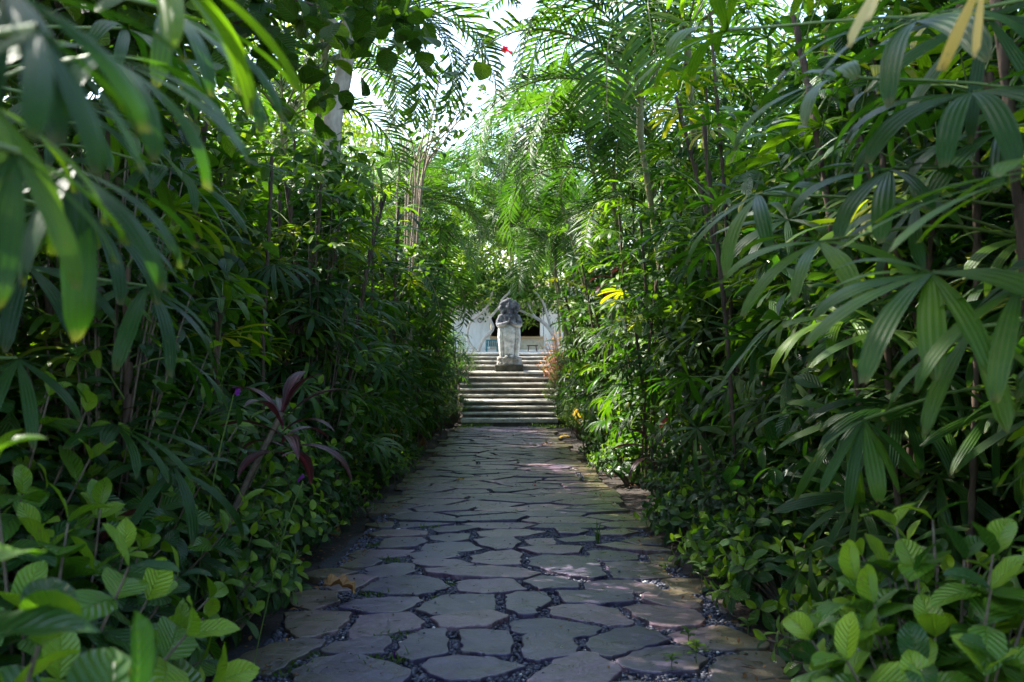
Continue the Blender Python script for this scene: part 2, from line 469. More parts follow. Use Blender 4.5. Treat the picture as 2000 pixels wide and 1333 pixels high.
P_OVAL = [(0, 0.04), (0.08, 0.30), (0.25, 0.78), (0.45, 1.0), (0.65, 0.92), (0.85, 0.52), (0.95, 0.22), (1, 0.0)]
P_FULL = [(0, 0.05), (0.08, 0.42), (0.25, 0.86), (0.45, 1.0), (0.65, 0.95), (0.83, 0.66), (0.94, 0.32), (1, 0.0)]
P_LADY = [(0, 0.22), (0.15, 0.5), (0.4, 0.9), (0.65, 1.0), (0.88, 0.82), (0.97, 0.55), (1, 0.30)]
P_LANCE = [(0, 0.15), (0.2, 0.7), (0.4, 1.0), (0.7, 0.75), (1, 0.02)]
P_ROUND = [(0, 0.25), (0.08, 0.7), (0.3, 1.0), (0.6, 0.98), (0.85, 0.62), (1, 0.1)]
P_CORD = [(0, 0.25), (0.15, 0.35), (0.4, 0.9), (0.6, 1.0), (0.85, 0.6), (1, 0.02)]


def tube(pts, rad, ns=6, cap=True):
    pts = [Vector(p) for p in pts]
    V, n = [], len(pts)
    rad = [rad] * n if isinstance(rad, (int, float)) else rad
    ref = Vector((1, 0, 0))
    for i, p in enumerate(pts):
        d = (pts[min(i + 1, n - 1)] - pts[max(i - 1, 0)]).normalized()
        if abs(d.dot(ref)) > 0.95:
            ref = Vector((0, 1, 0))
        a = (ref - d * ref.dot(d)).normalized()
        b = d.cross(a)
        for k in range(ns):
            t = 2 * math.pi * k / ns
            V.append(p + (a * math.cos(t) + b * math.sin(t)) * rad[i])
        ref = a
    Fq = [[i * ns + k, i * ns + (k + 1) % ns, (i + 1) * ns + (k + 1) % ns, (i + 1) * ns + k] for i in range(n - 1) for k in range(ns)]
    Fq = np.array(Fq)
    return np.array([v[:] for v in V]), Fq


def curve_pts(pts, n=8):
    """Catmull-Rom through pts"""
    P = [Vector(p) for p in pts]
    P = [P[0] * 2 - P[1]] + P + [P[-1] * 2 - P[-2]]
    out = []
    for i in range(1, len(P) - 2):
        for k in range(n):
            t = k / n
            a, b, c, d = P[i - 1], P[i], P[i + 1], P[i + 2]
            out.append(0.5 * ((2 * b) + (c - a) * t + (2 * a - 5 * b + 4 * c - d) * t * t + (3 * b - a - 3 * c + d) * t ** 3))
    out.append(P[-2])
    return out


def box(mb, x0, x1, y0, y1, z0, z1, bev=0.0, tint=0.4, mat=0, rot=None, c=None):
    if bev <= 0:
        v = np.array([[x, y, z] for z in (z0, z1) for y in (y0, y1) for x in (x0, x1)], float)
        f = np.array([[0, 2, 3, 1], [4, 5, 7, 6], [0, 1, 5, 4], [2, 6, 7, 3], [0, 4, 6, 2], [1, 3, 7, 5]])
        if rot is not None:
            v = (v - c) @ rot.T + c
        mb.add(v, f, tint=tint, mat=mat)
        return
    v, f = [], []
    b = bev
    xs, ys, zs = (x0, x1), (y0, y1), (z0, z1)
    idx = {}
    for i in (0, 1):
        for j in (0, 1):
            for k in (0, 1):
                sx, sy, sz = (1, -1)[i], (1, -1)[j], (1, -1)[k]
                for ax in range(3):
                    p = [xs[i] + sx * b, ys[j] + sy * b, zs[k] + sz * b]
                    p[ax] = (xs[i], ys[j], zs[k])[ax]
                    idx[i, j, k, ax] = len(v)
                    v.append(p)
    def q(a):
        f.append([idx[t] for t in a])
    for i in (0, 1):
        o = [(i, 0, 0, 0), (i, 1, 0, 0), (i, 1, 1, 0), (i, 0, 1, 0)]
        q(o if i else o[::-1])
        o = [(0, i, 0, 1), (0, i, 1, 1), (1, i, 1, 1), (1, i, 0, 1)]
        q(o if i else o[::-1])
        o = [(0, 0, i, 2), (1, 0, i, 2), (1, 1, i, 2), (0, 1, i, 2)]
        q(o if i else o[::-1])
    for a in (0, 1):
        for c_ in (0, 1):
            q([(0, a, c_, 1), (1, a, c_, 1), (1, a, c_, 2), (0, a, c_, 2)])
            q([(a, 0, c_, 0), (a, 1, c_, 0), (a, 1, c_, 2), (a, 0, c_, 2)])
            q([(a, c_, 0, 0), (a, c_, 1, 0), (a, c_, 1, 1), (a, c_, 0, 1)])
            for k in (0, 1):
                q([(a, c_, k, 0), (a, c_, k, 1), (a, c_, k, 2)])
    v = np.array(v, float)
    if rot is not None:
        v = (v - c) @ rot.T + c
    mb.add(v, f, tint=tint, mat=mat)


# ------------------------------------------------------------------ ground
def build_ground():
    xs = np.unique(np.concatenate([np.linspace(-220, -8, 14), np.linspace(-8, 8, 81), np.linspace(8, 220, 14)]))
    ys = np.unique(np.concatenate([np.linspace(-30, 0, 8), np.linspace(0, 36, 181), np.linspace(36, 400, 24)]))
    X, Y = np.meshgrid(xs, ys)
    Z = np.vectorize(ground_z)(Y)
    side = np.clip((np.abs(X - 0.02) - 1.35) / 0.8, 0, 1)
    Z = Z + side * (0.05 + 0.04 * np.sin(X * 3.1 + Y * 1.7) + 0.03 * np.sin(X * 7 - Y * 5.3))
    Z = Z - np.where((Y > 27.9) & (Y < 34) & (np.abs(X - 0.2) < 1.9), 0.35, 0.0) - 0.02
    Z = np.where((Y >= 34), 0.5, Z)
    mb = MB()
    V = np.stack([X, Y, Z], -1).reshape(-1, 3)
    nx, ny = len(xs), len(ys)
    i, j = np.meshgrid(np.arange(nx - 1), np.arange(ny - 1))
    a = (j * nx + i).reshape(-1)
    mb.add(V, np.stack([a, a + 1, a + nx + 1, a + nx], 1))
    tag(link('ground', mb.mesh('ground', M['soil'])), kind='structure')


build_ground()

# ------------------------------------------------------------------ path: flagstones in gravel
LP = [
 [(430,640),(640,632),(870,640),(840,690),(770,760),(640,790),(500,805),(440,740)],
 [(50,985),(150,930),(330,860),(560,820),(690,835),(640,880),(530,930),(400,1010),(300,1060),(150,1045)],
 [(940,650),(1280,635),(1370,700),(1340,735),(1150,770),(990,795),(870,805),(880,750)],
 [(690,890),(760,845),(1000,810),(1130,800),(1130,850),(1090,920),(900,920),(700,905)],
 [(1280,800),(1380,760),(1530,750),(1535,830),(1530,925),(1290,970),(1190,930),(1240,860)],
 [(1650,760),(1800,755),(1975,765),(1985,850),(1965,930),(1800,925),(1650,910),(1665,850)],
 [(1450,670),(1600,640),(1850,625),(1960,665),(1830,730),(1640,740),(1500,735)],
 [(1530,510),(1700,500),(1880,500),(1865,605),(1650,630),(1440,645),(1340,610),(1420,560)],
 [(900,545),(1150,520),(1340,515),(1370,540),(1270,590),(1200,625),(1000,628),(800,600)],
 [(1030,415),(1160,365),(1350,360),(1480,390),(1550,445),(1450,480),(1330,498),(1130,490),(950,465)],
 [(820,370),(940,360),(1060,380),(960,420),(890,460),(760,470),(700,440),(740,400)],
 [(430,530),(470,495),(620,470),(760,480),(780,540),(680,570),(600,605),(500,570)],
 [(530,350),(650,320),(800,315),(910,345),(800,370),(640,372)],
 [(990,310),(1180,280),(1320,285),(1310,330),(1230,355),(1060,365),(1000,350)],
 [(850,280),(930,250),(1050,240),(1080,270),(1010,300),(870,305),(800,300)],
 [(870,215),(940,185),(1130,185),(1320,190),(1250,225),(1100,235),(920,235)],
 [(1110,110),(1200,90),(1370,90),(1400,120),(1320,160),(1180,170),(1070,180)],
 [(1000,70),(1100,40),(1250,30),(1400,50),(1390,75),(1220,85),(1050,85)],
 [(1410,330),(1600,308),(1850,300),(2060,310),(2190,350),(2080,385),(1850,385),(1600,375),(1420,355)],
 [(1400,140),(1560,125),(1700,135),(1780,175),(1700,185),(1500,190),(1370,175)],
 [(1270,215),(1400,195),(1600,190),(1620,225),(1500,245),(1330,245)],
 [(1310,260),(1460,250),(1620,260),(1730,290),(1600,305),(1420,300),(1330,285)],
 [(1720,225),(1850,195),(2000,185),(2060,215),(2050,285),(1880,285),(1730,265)],
 [(1740,115),(1850,95),(2010,95),(2050,130),(1990,175),(1880,180),(1790,150)],
 [(1760,50),(1900,38),(2100,40),(2230,55),(2100,75),(1900,85),(1790,75)],
 [(1620,415),(1700,400),(1900,395),(2000,400),(2090,470),(1950,480),(1800,490),(1640,470)],
 [(1390,1010),(1450,960),(1600,940),(1850,950),(2080,1015),(1950,1045),(1750,1100),(1550,1100),(1450,1060)],
 [(480,1060),(650,970),(830,940),(960,955),(1150,1010),(1270,1050),(1250,1090),(1180,1200),(700,1200),(500,1120)],
 [(1440,25),(1520,0),(1740,5),(1760,25),(1620,50),(1480,55)],
 [(1430,80),(1560,65),(1710,70),(1680,105),(1540,122),(1440,100)]]
RP = [
 [(170,810),(280,775),(480,830),(510,880),(500,940),(250,970),(170,955),(160,900)],
 [(70,700),(130,675),(300,665),(540,705),(690,745),(640,790),(480,805),(330,790),(140,765),(85,745)],
 [(340,600),(450,580),(620,575),(800,610),(910,690),(880,710),(740,715),(560,680),(360,645)],
 [(385,485),(600,490),(915,490),(910,560),(700,575),(450,565)],
 [(38,520),(120,490),(300,495),(325,550),(250,600),(240,645),(120,650),(45,610)],
 [(165,410),(280,375),(420,385),(520,430),(525,465),(400,460),(270,470)],
 [(205,240),(300,220),(500,235),(650,250),(690,330),(720,380),(620,395),(480,370),(380,340),(210,290)],
 [(595,420),(700,400),(900,400),(1050,430),(1110,475),(950,485),(780,480),(600,460)],
 [(720,275),(900,265),(1080,280),(1180,370),(1000,385),(780,380),(770,330)],
 [(600,190),(680,180),(860,195),(950,215),(940,250),(820,260),(700,255),(640,230)],
 [(120,175),(250,160),(430,155),(560,160),(520,205),(420,215),(250,210)],
 [(170,110),(250,100),(360,100),(370,140),(280,145),(200,140)],
 [(1000,520),(1080,490),(1250,490),(1390,550),(1380,605),(1280,610),(1140,590),(1010,550)],
 [(860,600),(950,580),(1130,590),(1350,625),(1400,690),(1360,735),(1200,745),(1050,715),(940,650)],
 [(1180,790),(1260,770),(1500,730),(1560,740),(1850,850),(1840,880),(1600,890),(1400,885),(1240,830)],
 [(610,870),(650,820),(800,760),(960,735),(1080,775),(1150,830),(960,890),(850,925),(740,945),(650,920)],
 [(830,960),(980,890),(1180,870),(1300,880),(1420,970),(1350,1040),(1100,1055),(950,1035),(850,1000)],
 [(1480,1030),(1520,965),(1700,925),(1880,930),(1990,990),(2010,1100),(1480,1150)],
 [(200,1120),(380,990),(560,935),(660,950),(780,1020),(810,1060),(700,1150),(250,1150)],
 [(1130,400),(1250,390),(1400,400),(1450,440),(1380,490),(1250,490),(1200,450)],
 [(1030,230),(1150,215),(1230,250),(1200,300),(1060,280)],
 [(670,150),(800,130),(950,160),(1130,190),(1180,210),(1000,205),(830,185)],
 [(850,120),(950,95),(1100,105),(1120,150),(960,150)],
 [(400,100),(560,78),(650,90),(640,120),(450,125)],
 [(380,30),(520,25),(600,50),(520,75),(400,70)],
 [(660,50),(860,35),(950,60),(850,80),(690,80)]]


def clip_poly(poly, nx, ny, d):
    out = []
    for i in range(len(poly)):
        a, b = poly[i], poly[(i + 1) % len(poly)]
        da, db = a[0] * nx + a[1] * ny - d, b[0] * nx + b[1] * ny - d
        if da <= 0:
            out.append(a)
        if da * db < 0:
            t = da / (da - db)
            out.append((a[0] + (b[0] - a[0]) * t, a[1] + (b[1] - a[1]) * t))
    return out


def area(p):
    return 0.5 * sum(p[i][0] * p[(i + 1) % len(p)][1] - p[(i + 1) % len(p)][0] * p[i][1] for i in range(len(p)))


def chaikin(p, k=0.2):
    out = []
    for i in range(len(p)):
        a, b = p[i], p[(i + 1) % len(p)]
        out.append((a[0] + (b[0] - a[0]) * k, a[1] + (b[1] - a[1]) * k))
        out.append((a[0] + (b[0] - a[0]) * (1 - k), a[1] + (b[1] - a[1]) * (1 - k)))
    return out


stones = []
for src, ox in ((LP, 440), (RP, 980)):
    for poly in src:
        pts = [on_path(ox + x / 3.571, 1030 + y / 3.571) for x, y in poly]
        stones.append([(p.x, p.y) for p in pts])
traced = [(np.mean([p[0] for p in s]), np.mean([p[1] for p in s])) for s in stones]
sites, fixed = [], []
for t_ in traced:
    sites.append(t_); fixed.append(True)
rows_y = list(np.arange(8.75, 28.0, 0.42)) + [1.6, 2.2, 2.8, 3.4, 3.95]
for r_, y in enumerate(rows_y):
    x = -1.3 + rng.uniform(-0.2, 0.2)
    while x < 1.4:
        sites.append((x + rng.uniform(-0.08, 0.08), y + rng.uniform(-0.24, 0.24)))
        fixed.append(False)
        x += rng.uniform(0.36, 0.78)
S = np.array(sites)
AN = 1.35   # stones are laid a little wider than long
for k, (x, y) in enumerate(sites):
    if fixed[k]:
        continue
    y0_, y1_ = (8.62, 28.08) if y > 6 else (1.0, 4.2)
    wob = 0.10 * math.sin(y * 2.3) + 0.06 * math.sin(y * 6.1)
    poly = [(-1.24 + wob, y0_), (1.28 + wob * 0.7, y0_), (1.28 + wob * 0.7, y1_), (-1.24 + wob, y1_)]
    poly = [(max(-1.5, p[0]), p[1]) for p in poly]
    d = np.hypot(S[:, 0] - x, (S[:, 1] - y) * AN)
    for q in np.argsort(d)[1:22]:
        sx, sy = S[q]
        nx, ny = (sx - x), (sy - y) * AN * AN
        mx, my = (sx + x) / 2, (sy + y) / 2
        l = math.hypot(nx, ny)
        nx, ny = nx / l, ny / l
        gap = rng.uniform(0.022, 0.046)
        poly = clip_poly(poly, nx, ny, mx * nx + my * ny - gap)
        if len(poly) < 3:
            break
    if len(poly) >= 3 and abs(area(poly)) > 0.035:
        stones.append(poly)

mb = MB()
st_final = []
for poly in stones:
    if area(poly) < 0:
        poly = poly[::-1]
    n = len(poly)
    # irregular broken edge
    pp = []
    for i in range(n):
        a, b = poly[i], poly[(i + 1) % n]
        l = math.hypot(b[0] - a[0], b[1] - a[1])
        m_ = max(1, int(l / 0.05))
        nx, ny = (b[1] - a[1]) / max(l, 1e-6), -(b[0] - a[0]) / max(l, 1e-6)
        for j in range(m_):
            t = j / m_
            o = rng.uniform(-0.012, 0.012) if j else 0.012
            pp.append((a[0] + (b[0] - a[0]) * t + nx * o, a[1] + (b[1] - a[1]) * t + ny * o))
    pp = chaikin(pp, 0.22)
    pp = np.array(pp)
    st_final.append(pp)
    c = pp.mean(0)
    tx, ty, h = rng.normal(0, 0.014), rng.normal(0, 0.014), rng.uniform(0.022, 0.038)
    def ring(scale_in, dz):
        d = pp - c
        l = np.maximum(np.hypot(d[:, 0], d[:, 1]), 1e-5)[:, None]
        p2 = pp - d / l * scale_in
        z = -SLOPE * p2[:, 1] + h + dz + tx * (p2[:, 0] - c[0]) + ty * (p2[:, 1] - c[1])
        return np.column_stack([p2, z])
    rings = [ring(-0.014, -0.045), ring(-0.013, -0.007), ring(-0.010, -0.0015), ring(-0.005, 0.0)]
    k = len(pp)
    V = np.concatenate(rings)
    fq = [[r * k + i, r * k + (i + 1) % k, (r + 1) * k + (i + 1) % k, (r + 1) * k + i] for r in range(3) for i in range(k)]
    fq.append([3 * k + i for i in range(k)])
    mb.add(V, fq, tint=float(rng.uniform(0, 1)))
tag(link('path', mb.mesh('path', M['stone'], smooth=False)), kind='structure')

# gravel bed and pebbles
mb = MB()
ys = np.linspace(0.5, 28.1, 140)
xs = np.linspace(-1.22, 1.26, 12)
X, Y = np.meshgrid(xs, ys)
edge = 0.07 * np.sin(Y * 2.3) + 0.05 * np.sin(Y * 5.1)
X = X + edge * (np.abs(X) > 1.1)
V = np.stack([X, Y, -SLOPE * Y - 0.004], -1).reshape(-1, 3)
i, j = np.meshgrid(np.arange(11), np.arange(139))
a = (j * 12 + i).reshape(-1)
mb.add(V, np.stack([a, a + 1, a + 13, a + 12], 1))
tag(link('gravel_base', mb.mesh('gravel_base', M['gravel_bed'])), kind='structure')


def inside(px, py, poly):
    r = np.zeros(len(px), bool)
    n = len(poly)
    for i in range(n):
        x1, y1 = poly[i]; x2, y2 = poly[(i + 1) % n]
        c_ = ((y1 > py) != (y2 > py)) & (px < (x2 - x1) * (py - y1) / (y2 - y1 + 1e-12) + x1)
        r ^= c_
    return r


def pebbles():
    n1, n2 = 42000, 26000
    px = np.concatenate([rng.uniform(-1.17, 1.22, n1), rng.uniform(-1.17, 1.22, n2)])
    px = px + 0 * n1
    py = np.concatenate([rng.uniform(3.6, 9.5, n1), rng.uniform(9.5, 17.0, n2)])
    keep = np.ones(len(px), bool)
    for s in st_final:
        m_ = (px > s[:, 0].min()) & (px < s[:, 0].max()) & (py > s[:, 1].min()) & (py < s[:, 1].max()) & keep
        ii = np.where(m_)[0]
        if len(ii):
            keep[ii[inside(px[ii], py[ii], s)]] = False
    px, py = px[keep], py[keep]
    # a handful lie loose on top of the stones
    ex, ey = rng.uniform(-1.1, 1.2, 260), rng.uniform(4.2, 14, 260)
    zo = np.concatenate([np.full(len(px), 0.004), np.full(260, 0.034)])
    px, py = np.concatenate([px, ex]), np.concatenate([py, ey])
    n = len(px)
    ico = bpy.data.meshes.new('tmp')
    import bmesh
    bm = bmesh.new(); bmesh.ops.create_icosphere(bm, subdivisions=1, radius=1.0); bm.to_mesh(ico); bm.free()
    iv = np.array([v.co[:] for v in ico.vertices]); jf = np.array([list(p.vertices) for p in ico.polygons])
    bpy.data.meshes.remove(ico)
    sz = rng.uniform(0.006, 0.0135, n) * rng.choice([1, 1, 1.35], n)
    sz[-260:] *= 0.55
    sc = np.stack([sz * rng.uniform(0.8, 1.4, n), sz * rng.uniform(0.7, 1.2, n), sz * rng.uniform(0.45, 0.8, n)], 1)
    a = rng.uniform(0, 6.28, n)
    v = iv[None] * (1 + rng.uniform(-0.22, 0.22, (n, len(iv), 1))) * sc[:, None]
    x = v[..., 0] * np.cos(a)[:, None] - v[..., 1] * np.sin(a)[:, None]
    y = v[..., 0] * np.sin(a)[:, None] + v[..., 1] * np.cos(a)[:, None]
    v = np.stack([x + px[:, None], y + py[:, None], v[..., 2] + (-SLOPE * py + zo + rng.uniform(-0.002, 0.008, n) * (zo < 0.02))[:, None]], -1)
    f = (jf[None] + (np.arange(n) * len(iv))[:, None, None]).reshape(-1, 3)
    mb = MB()
    tt = rng.uniform(0, 0.93, n)
    tt[rng.random(n) < 0.012] = 0.98
    mb.add(v.reshape(-1, 3), f, tint=np.repeat(tt, len(iv)))
    tag(link('gravel', mb.mesh('gravel', M['pebble'])), kind='stuff')


pebbles()

# leaf litter and twigs on the beds
def litter():
    mb = MB()
    base, f, uv = leaf_grid(1, 0.4, P_OVAL, 4, 0.1, 0.5, 0.3)
    for _ in range(3600):
        s = rng.choice([-1, 1])
        y = 2.5 + 16 * rng.random() ** 1.5
        x = s * (1.02 + rng.random() ** 1.3 * 1.35) + 0.02
        L = rng.uniform(0.012, 0.05)
        if rng.random() < 0.3:
            b2 = base * [L * 1.2, L * 2.2, L]
            b2[:, 0] *= 0.12
        else:
            b2 = base * L
        v = b2 @ eul(rng.normal(0, 0.25), rng.normal(0, 0.3), rng.uniform(0, 6.28)).T + [x, y, ground_z(y) + (0.008 if abs(x) > 1.25 else 0.036) + 0.05 * min(1, max(0, (abs(x) - 1.35) / 0.8)) + rng.uniform(0, 0.03)]
        mb.add(v, f, uv, tint=float(rng.uniform(0, 0.55)))
    for q in range(700):
        if q < 480:
            y = 4.2 + 18 * rng.random() ** 1.4
            x, z = rng.uniform(-1.1, 1.15), 0
            z = -SLOPE * y + rng.choice([0.014, 0.036])
            L = rng.uniform(0.008, 0.03)
        else:
            k = rng.integers(0, len(STEP))
            x, y, z = rng.uniform(-1.1, 1.5), STEP[k][0] + rng.uniform(0.03, 0.3) ** 1.0, EYE * 0 + STEP[k][1] + 0.008
            L = rng.uniform(0.02, 0.06)
        v = (base * L) @ eul(rng.normal(0, 0.25), rng.normal(0, 0.3), rng.uniform(0, 6.28)).T + [x, y, z + 0.003]
        mb.add(v, f, uv, tint=float(rng.uniform(0, 0.9)))
    tag(link('leaf_litter', mb.mesh('leaf_litter', M['dry'])), kind='stuff')


# ------------------------------------------------------------------ stairs and terrace
# (front edge depth, top height above eye level 1.3)
STEP = [(28.1, -1.134), (28.45, -0.99), (28.8, -0.842), (29.15, -0.70), (30.1, -0.58), (30.4, -0.4155), (30.7, -0.262), (31.0, -0.097),
        (31.3, 0.054), (32.5, 0.24), (32.8, 0.38), (33.1, 0.507), (33.4, 0.613)]
litter()
stair = link('stairs', None)
tag(stair, 'wide pale stone staircase climbing from the path to the terrace', 'staircase')
sl, rs = MB(), MB()
for k, (y, z) in enumerate(STEP):
    y2 = STEP[k + 1][0] + 0.10 if k + 1 < len(STEP) else 33.9
    th = 0.052 if k else 0.11
    zb = STEP[k - 1][1] if k else -1.40
    w0, w1 = (-1.16, 1.58) if k < 4 else (-1.32, 1.70)
    # treads are laid as slabs butted end to end
    cuts = [w0]
    while cuts[-1] < w1 - 1.1:
        cuts.append(cuts[-1] + rng.uniform(0.75, 1.1))
    cuts.append(w1)
    for a_, b_ in zip(cuts[:-1], cuts[1:]):
        box(sl, a_ + 0.003, b_ - 0.003, y + rng.uniform(-0.006, 0.006), y2, z - th, z + rng.uniform(-0.004, 0.004), bev=0.008)
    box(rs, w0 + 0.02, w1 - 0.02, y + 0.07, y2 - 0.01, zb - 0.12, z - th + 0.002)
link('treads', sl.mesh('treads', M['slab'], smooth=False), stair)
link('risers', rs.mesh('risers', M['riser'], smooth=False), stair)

mb = MB()
box(mb, -14, 14, 33.88, 60, 0.3, 0.609)
tag(link('terrace', mb.mesh('terrace', M['terrace'], smooth=False)), kind='structure')


# ------------------------------------------------------------------ statue
def ell(mb, c, r, ns=16, nr=10):
    V, f = [], []
    for i in range(1, nr):
        a = math.pi * i / nr
        for k in range(ns):
            t = 2 * math.pi * k / ns
            V.append((c[0] + r[0] * math.sin(a) * math.cos(t), c[1] + r[1] * math.sin(a) * math.sin(t), c[2] + r[2] * math.cos(a)))
    V.append((c[0], c[1], c[2] + r[2])); V.append((c[0], c[1], c[2] - r[2]))
    m_ = (nr - 1) * ns
    for i in range(nr - 2):
        for k in range(ns):
            f.append([i * ns + k, (i + 1) * ns + k, (i + 1) * ns + (k + 1) % ns, i * ns + (k + 1) % ns])
    for k in range(ns):
        f.append([m_, k, (k + 1) % ns])
        f.append([m_ + 1, (nr - 2) * ns + (k + 1) % ns, (nr - 2) * ns + k])
    mb.add(np.array(V), f)


def loft(mb, secs, ns=28, flute=0.0, nfl=14):
    """secs: (z, rx, ry, cx, cy) closed stack of ellipses"""
    V, f = [], []
    for z, rx, ry, cx, cy in secs:
        for k in range(ns):
            t = 2 * math.pi * k / ns
            g = 1 + flute * math.cos(nfl * t)
            V.append((cx + rx * g * math.cos(t), cy + ry * g * math.sin(t), z))
    n = len(secs)
    for i in range(n - 1):
        for k in range(ns):
            f.append([i * ns + k, i * ns + (k + 1) % ns, (i + 1) * ns + (k + 1) % ns, (i + 1) * ns + k])
    f.append([k for k in range(ns)][::-1])
    f.append([(n - 1) * ns + k for k in range(ns)])
    mb.add(np.array(V), f)


def captube(mb, pts, rad, ns=10):
    v, f = tube(pts, rad, ns)
    n = len(pts)
    f = [list(q) for q in f] + [list(range(ns))[::-1], [(n - 1) * ns + k for k in range(ns)]]
    mb.add(v, f)


def build_statue():
    y0 = 32.05
    x0 = (994.5 - 981) / F * y0
    t = thing('statue', 'weathered carved stone figure with hands pressed together, standing on the stairs', 'statue', (x0, y0, 0.054))
    mb = MB()
    box(mb, -0.455, 0.455, -0.38, 0.38, 0.0, 0.22, bev=0.02)
    link('plinth', mb.mesh('plinth', M['mossblock'], smooth=False), t)
    mb = MB()
    loft(mb, [(0.215, 0.40, 0.33, 0, 0), (0.25, 0.41, 0.34, 0, 0), (0.34, 0.385, 0.32, 0.01, 0), (0.37, 0.40, 0.33, 0, 0), (0.44, 0.39, 0.32, 0, 0), (0.465, 0.36, 0.29, 0, 0)], ns=24, flute=0.03, nfl=7)
    b = link('carved_base', mb.mesh('carved_base', M['plinth']), t)
    tx = bpy.data.textures.new('carving', 'CLOUDS'); tx.noise_scale = 0.07; tx.noise_depth = 3
    mb = MB()
    # robe: central fold, two side drapes, back
    loft(mb, [(0, .27, .19, 0, .02), (.12, .29, .20, 0, .02), (.45, .31, .20, 0, .02), (.75, .33, .20, 0, .02), (.95, .31, .19, 0, .02), (1.08, .26, .17, 0, .01)], flute=0.04, nfl=18)
    loft(mb, [(.10, .135, .07, 0, -.16), (.4, .165, .08, 0, -.17), (.75, .185, .09, 0, -.17), (.93, .16, .09, 0, -.15), (1.02, .10, .07, 0, -.12)], flute=0.05, nfl=12)
    for s in (-1, 1):
        loft(mb, [(.0, .07, .09, s * .23, -.08), (.3, .085, .10, s * .25, -.09), (.65, .10, .11, s * .265, -.08), (.9, .10, .10, s * .25, -.07), (1.04, .07, .08, s * .22, -.05)], ns=16, flute=0.08, nfl=6)
        ell(mb, (s * .085, -.24, .035), (.055, .11, .04))
        for q in range(4):
            ell(mb, (s * .085 + (q - 1.5) * .024, -.335, .03), (.013, .03, .018), 8, 6)
        # arm: shoulder, elbow, wrist
        captube(mb, curve_pts([(s * .25, -.01, 1.30), (s * .33, -.04, 1.16), (s * .335, -.10, 1.04), (s * .20, -.22, 1.06), (s * .045, -.27, 1.12)], 5),
                list(np.interp(np.linspace(0, 1, 21), [0, .25, .5, .75, 1], [.085, .09, .08, .062, .04])), 12)
        ell(mb, (s * .34, -.02, 1.03), (.06, .07, .09))       # sleeve end
        ell(mb, (s * .24, 0, 1.31), (.11, .12, .08))          # shoulder ornament
        # palm and five fingers
        ell(mb, (s * .016, -.285, 1.15), (.016, .035, .05), 10, 8)
        for q in range(4):
            captube(mb, [(s * .014, -.262 - q * .016, 1.185), (s * .012, -.264 - q * .016, 1.215 + (.004, .012, .010, .0)[q]), (s * .007, -.268 - q * .015, 1.24 + (.004, .016, .012, .0)[q])], [.009, .008, .006], 6)
        captube(mb, [(s * .02, -.255, 1.13), (s * .02, -.245, 1.17), (s * .014, -.245, 1.195)], [.011, .009, .007], 6)
        # hair masses and ear ornaments framing the face
        ell(mb, (s * .19, .02, 1.46), (.085, .09, .13))
        ell(mb, (s * .27, .0, 1.58), (.07, .09, .10))
        ell(mb, (s * .10, -.09, 1.475), (.022, .03, .045))
        ell(mb, (s * .165, -.085, 1.49), (.035, .035, .05))
    # torso
    loft(mb, [(1.0, .24, .16, 0, 0), (1.12, .225, .155, 0, 0), (1.24, .27, .16, 0, 0), (1.33, .27, .15, 0, 0), (1.39, .14, .11, 0, 0), (1.44, .08, .08, 0, -.02)])
    for q in range(3):
        captube(mb, [(x, -.155 - .02 * math.cos(x * 6), 1.36 - q * .05 - .25 * (.16 ** 2 - x * x) / .16) for x in np.linspace(-.16, .16, 9)], .015, 6)
    # head with face
    ell(mb, (0, -.075, 1.485), (.083, .095, .112))
    captube(mb, [(0, -.165, 1.515), (0, -.183, 1.482), (0, -.178, 1.470)], [.009, .014, .012], 6)
    ell(mb, (0, -.168, 1.445), (.026, .012, .008), 10, 6)
    ell(mb, (0, -.155, 1.415), (.03, .025, .02), 10, 6)
    for s in (-1, 1):
        ell(mb, (s * .034, -.155, 1.505), (.017, .010, .008), 8, 6)
        captube(mb, [(s * .012, -.166, 1.522), (s * .036, -.165, 1.530), (s * .06, -.148, 1.520)], .007, 5)
    # tall crown with upright ridges and a broad fan behind
    loft(mb, [(1.40, .24, .08, 0, .06), (1.50, .32, .10, 0, .06), (1.62, .335, .11, 0, .05), (1.72, .31, .11, 0, .04), (1.80, .23, .11, 0, .03), (1.85, .14, .08, 0, .02), (1.885, .07, .05, 0, .01), (1.90, .03, .02, 0, 0)], flute=0.06, nfl=12)
    loft(mb, [(1.55, .105, .11, 0, -.06), (1.62, .12, .12, 0, -.05), (1.72, .095, .10, 0, -.03), (1.80, .06, .07, 0, -.01)], flute=0.10, nfl=11)
    for q in range(9):
        x = (q - 4) * .024
        captube(mb, [(x, -.168 + x * x * 4, 1.545), (x, -.172 + x * x * 4, 1.60), (x * .9, -.155 + x * x * 4, 1.655)], .009, 5)
    body = link('figure', mb.mesh('figure', M['statue']), t, (0, 0, 0.455))
    rm = body.modifiers.new('fuse', 'REMESH'); rm.mode = 'VOXEL'; rm.voxel_size = 0.009; rm.use_smooth_shade = True
    dm = body.modifiers.new('wear', 'DISPLACE'); dm.texture = tx; dm.strength = 0.014; dm.mid_level = 0.5
    ss = b.modifiers.new('sub', 'SUBSURF'); ss.subdivision_type = 'SIMPLE'; ss.levels = 3; ss.render_levels = 3
    dm = b.modifiers.new('wear', 'DISPLACE'); dm.texture = tx; dm.strength = 0.05


build_statue()


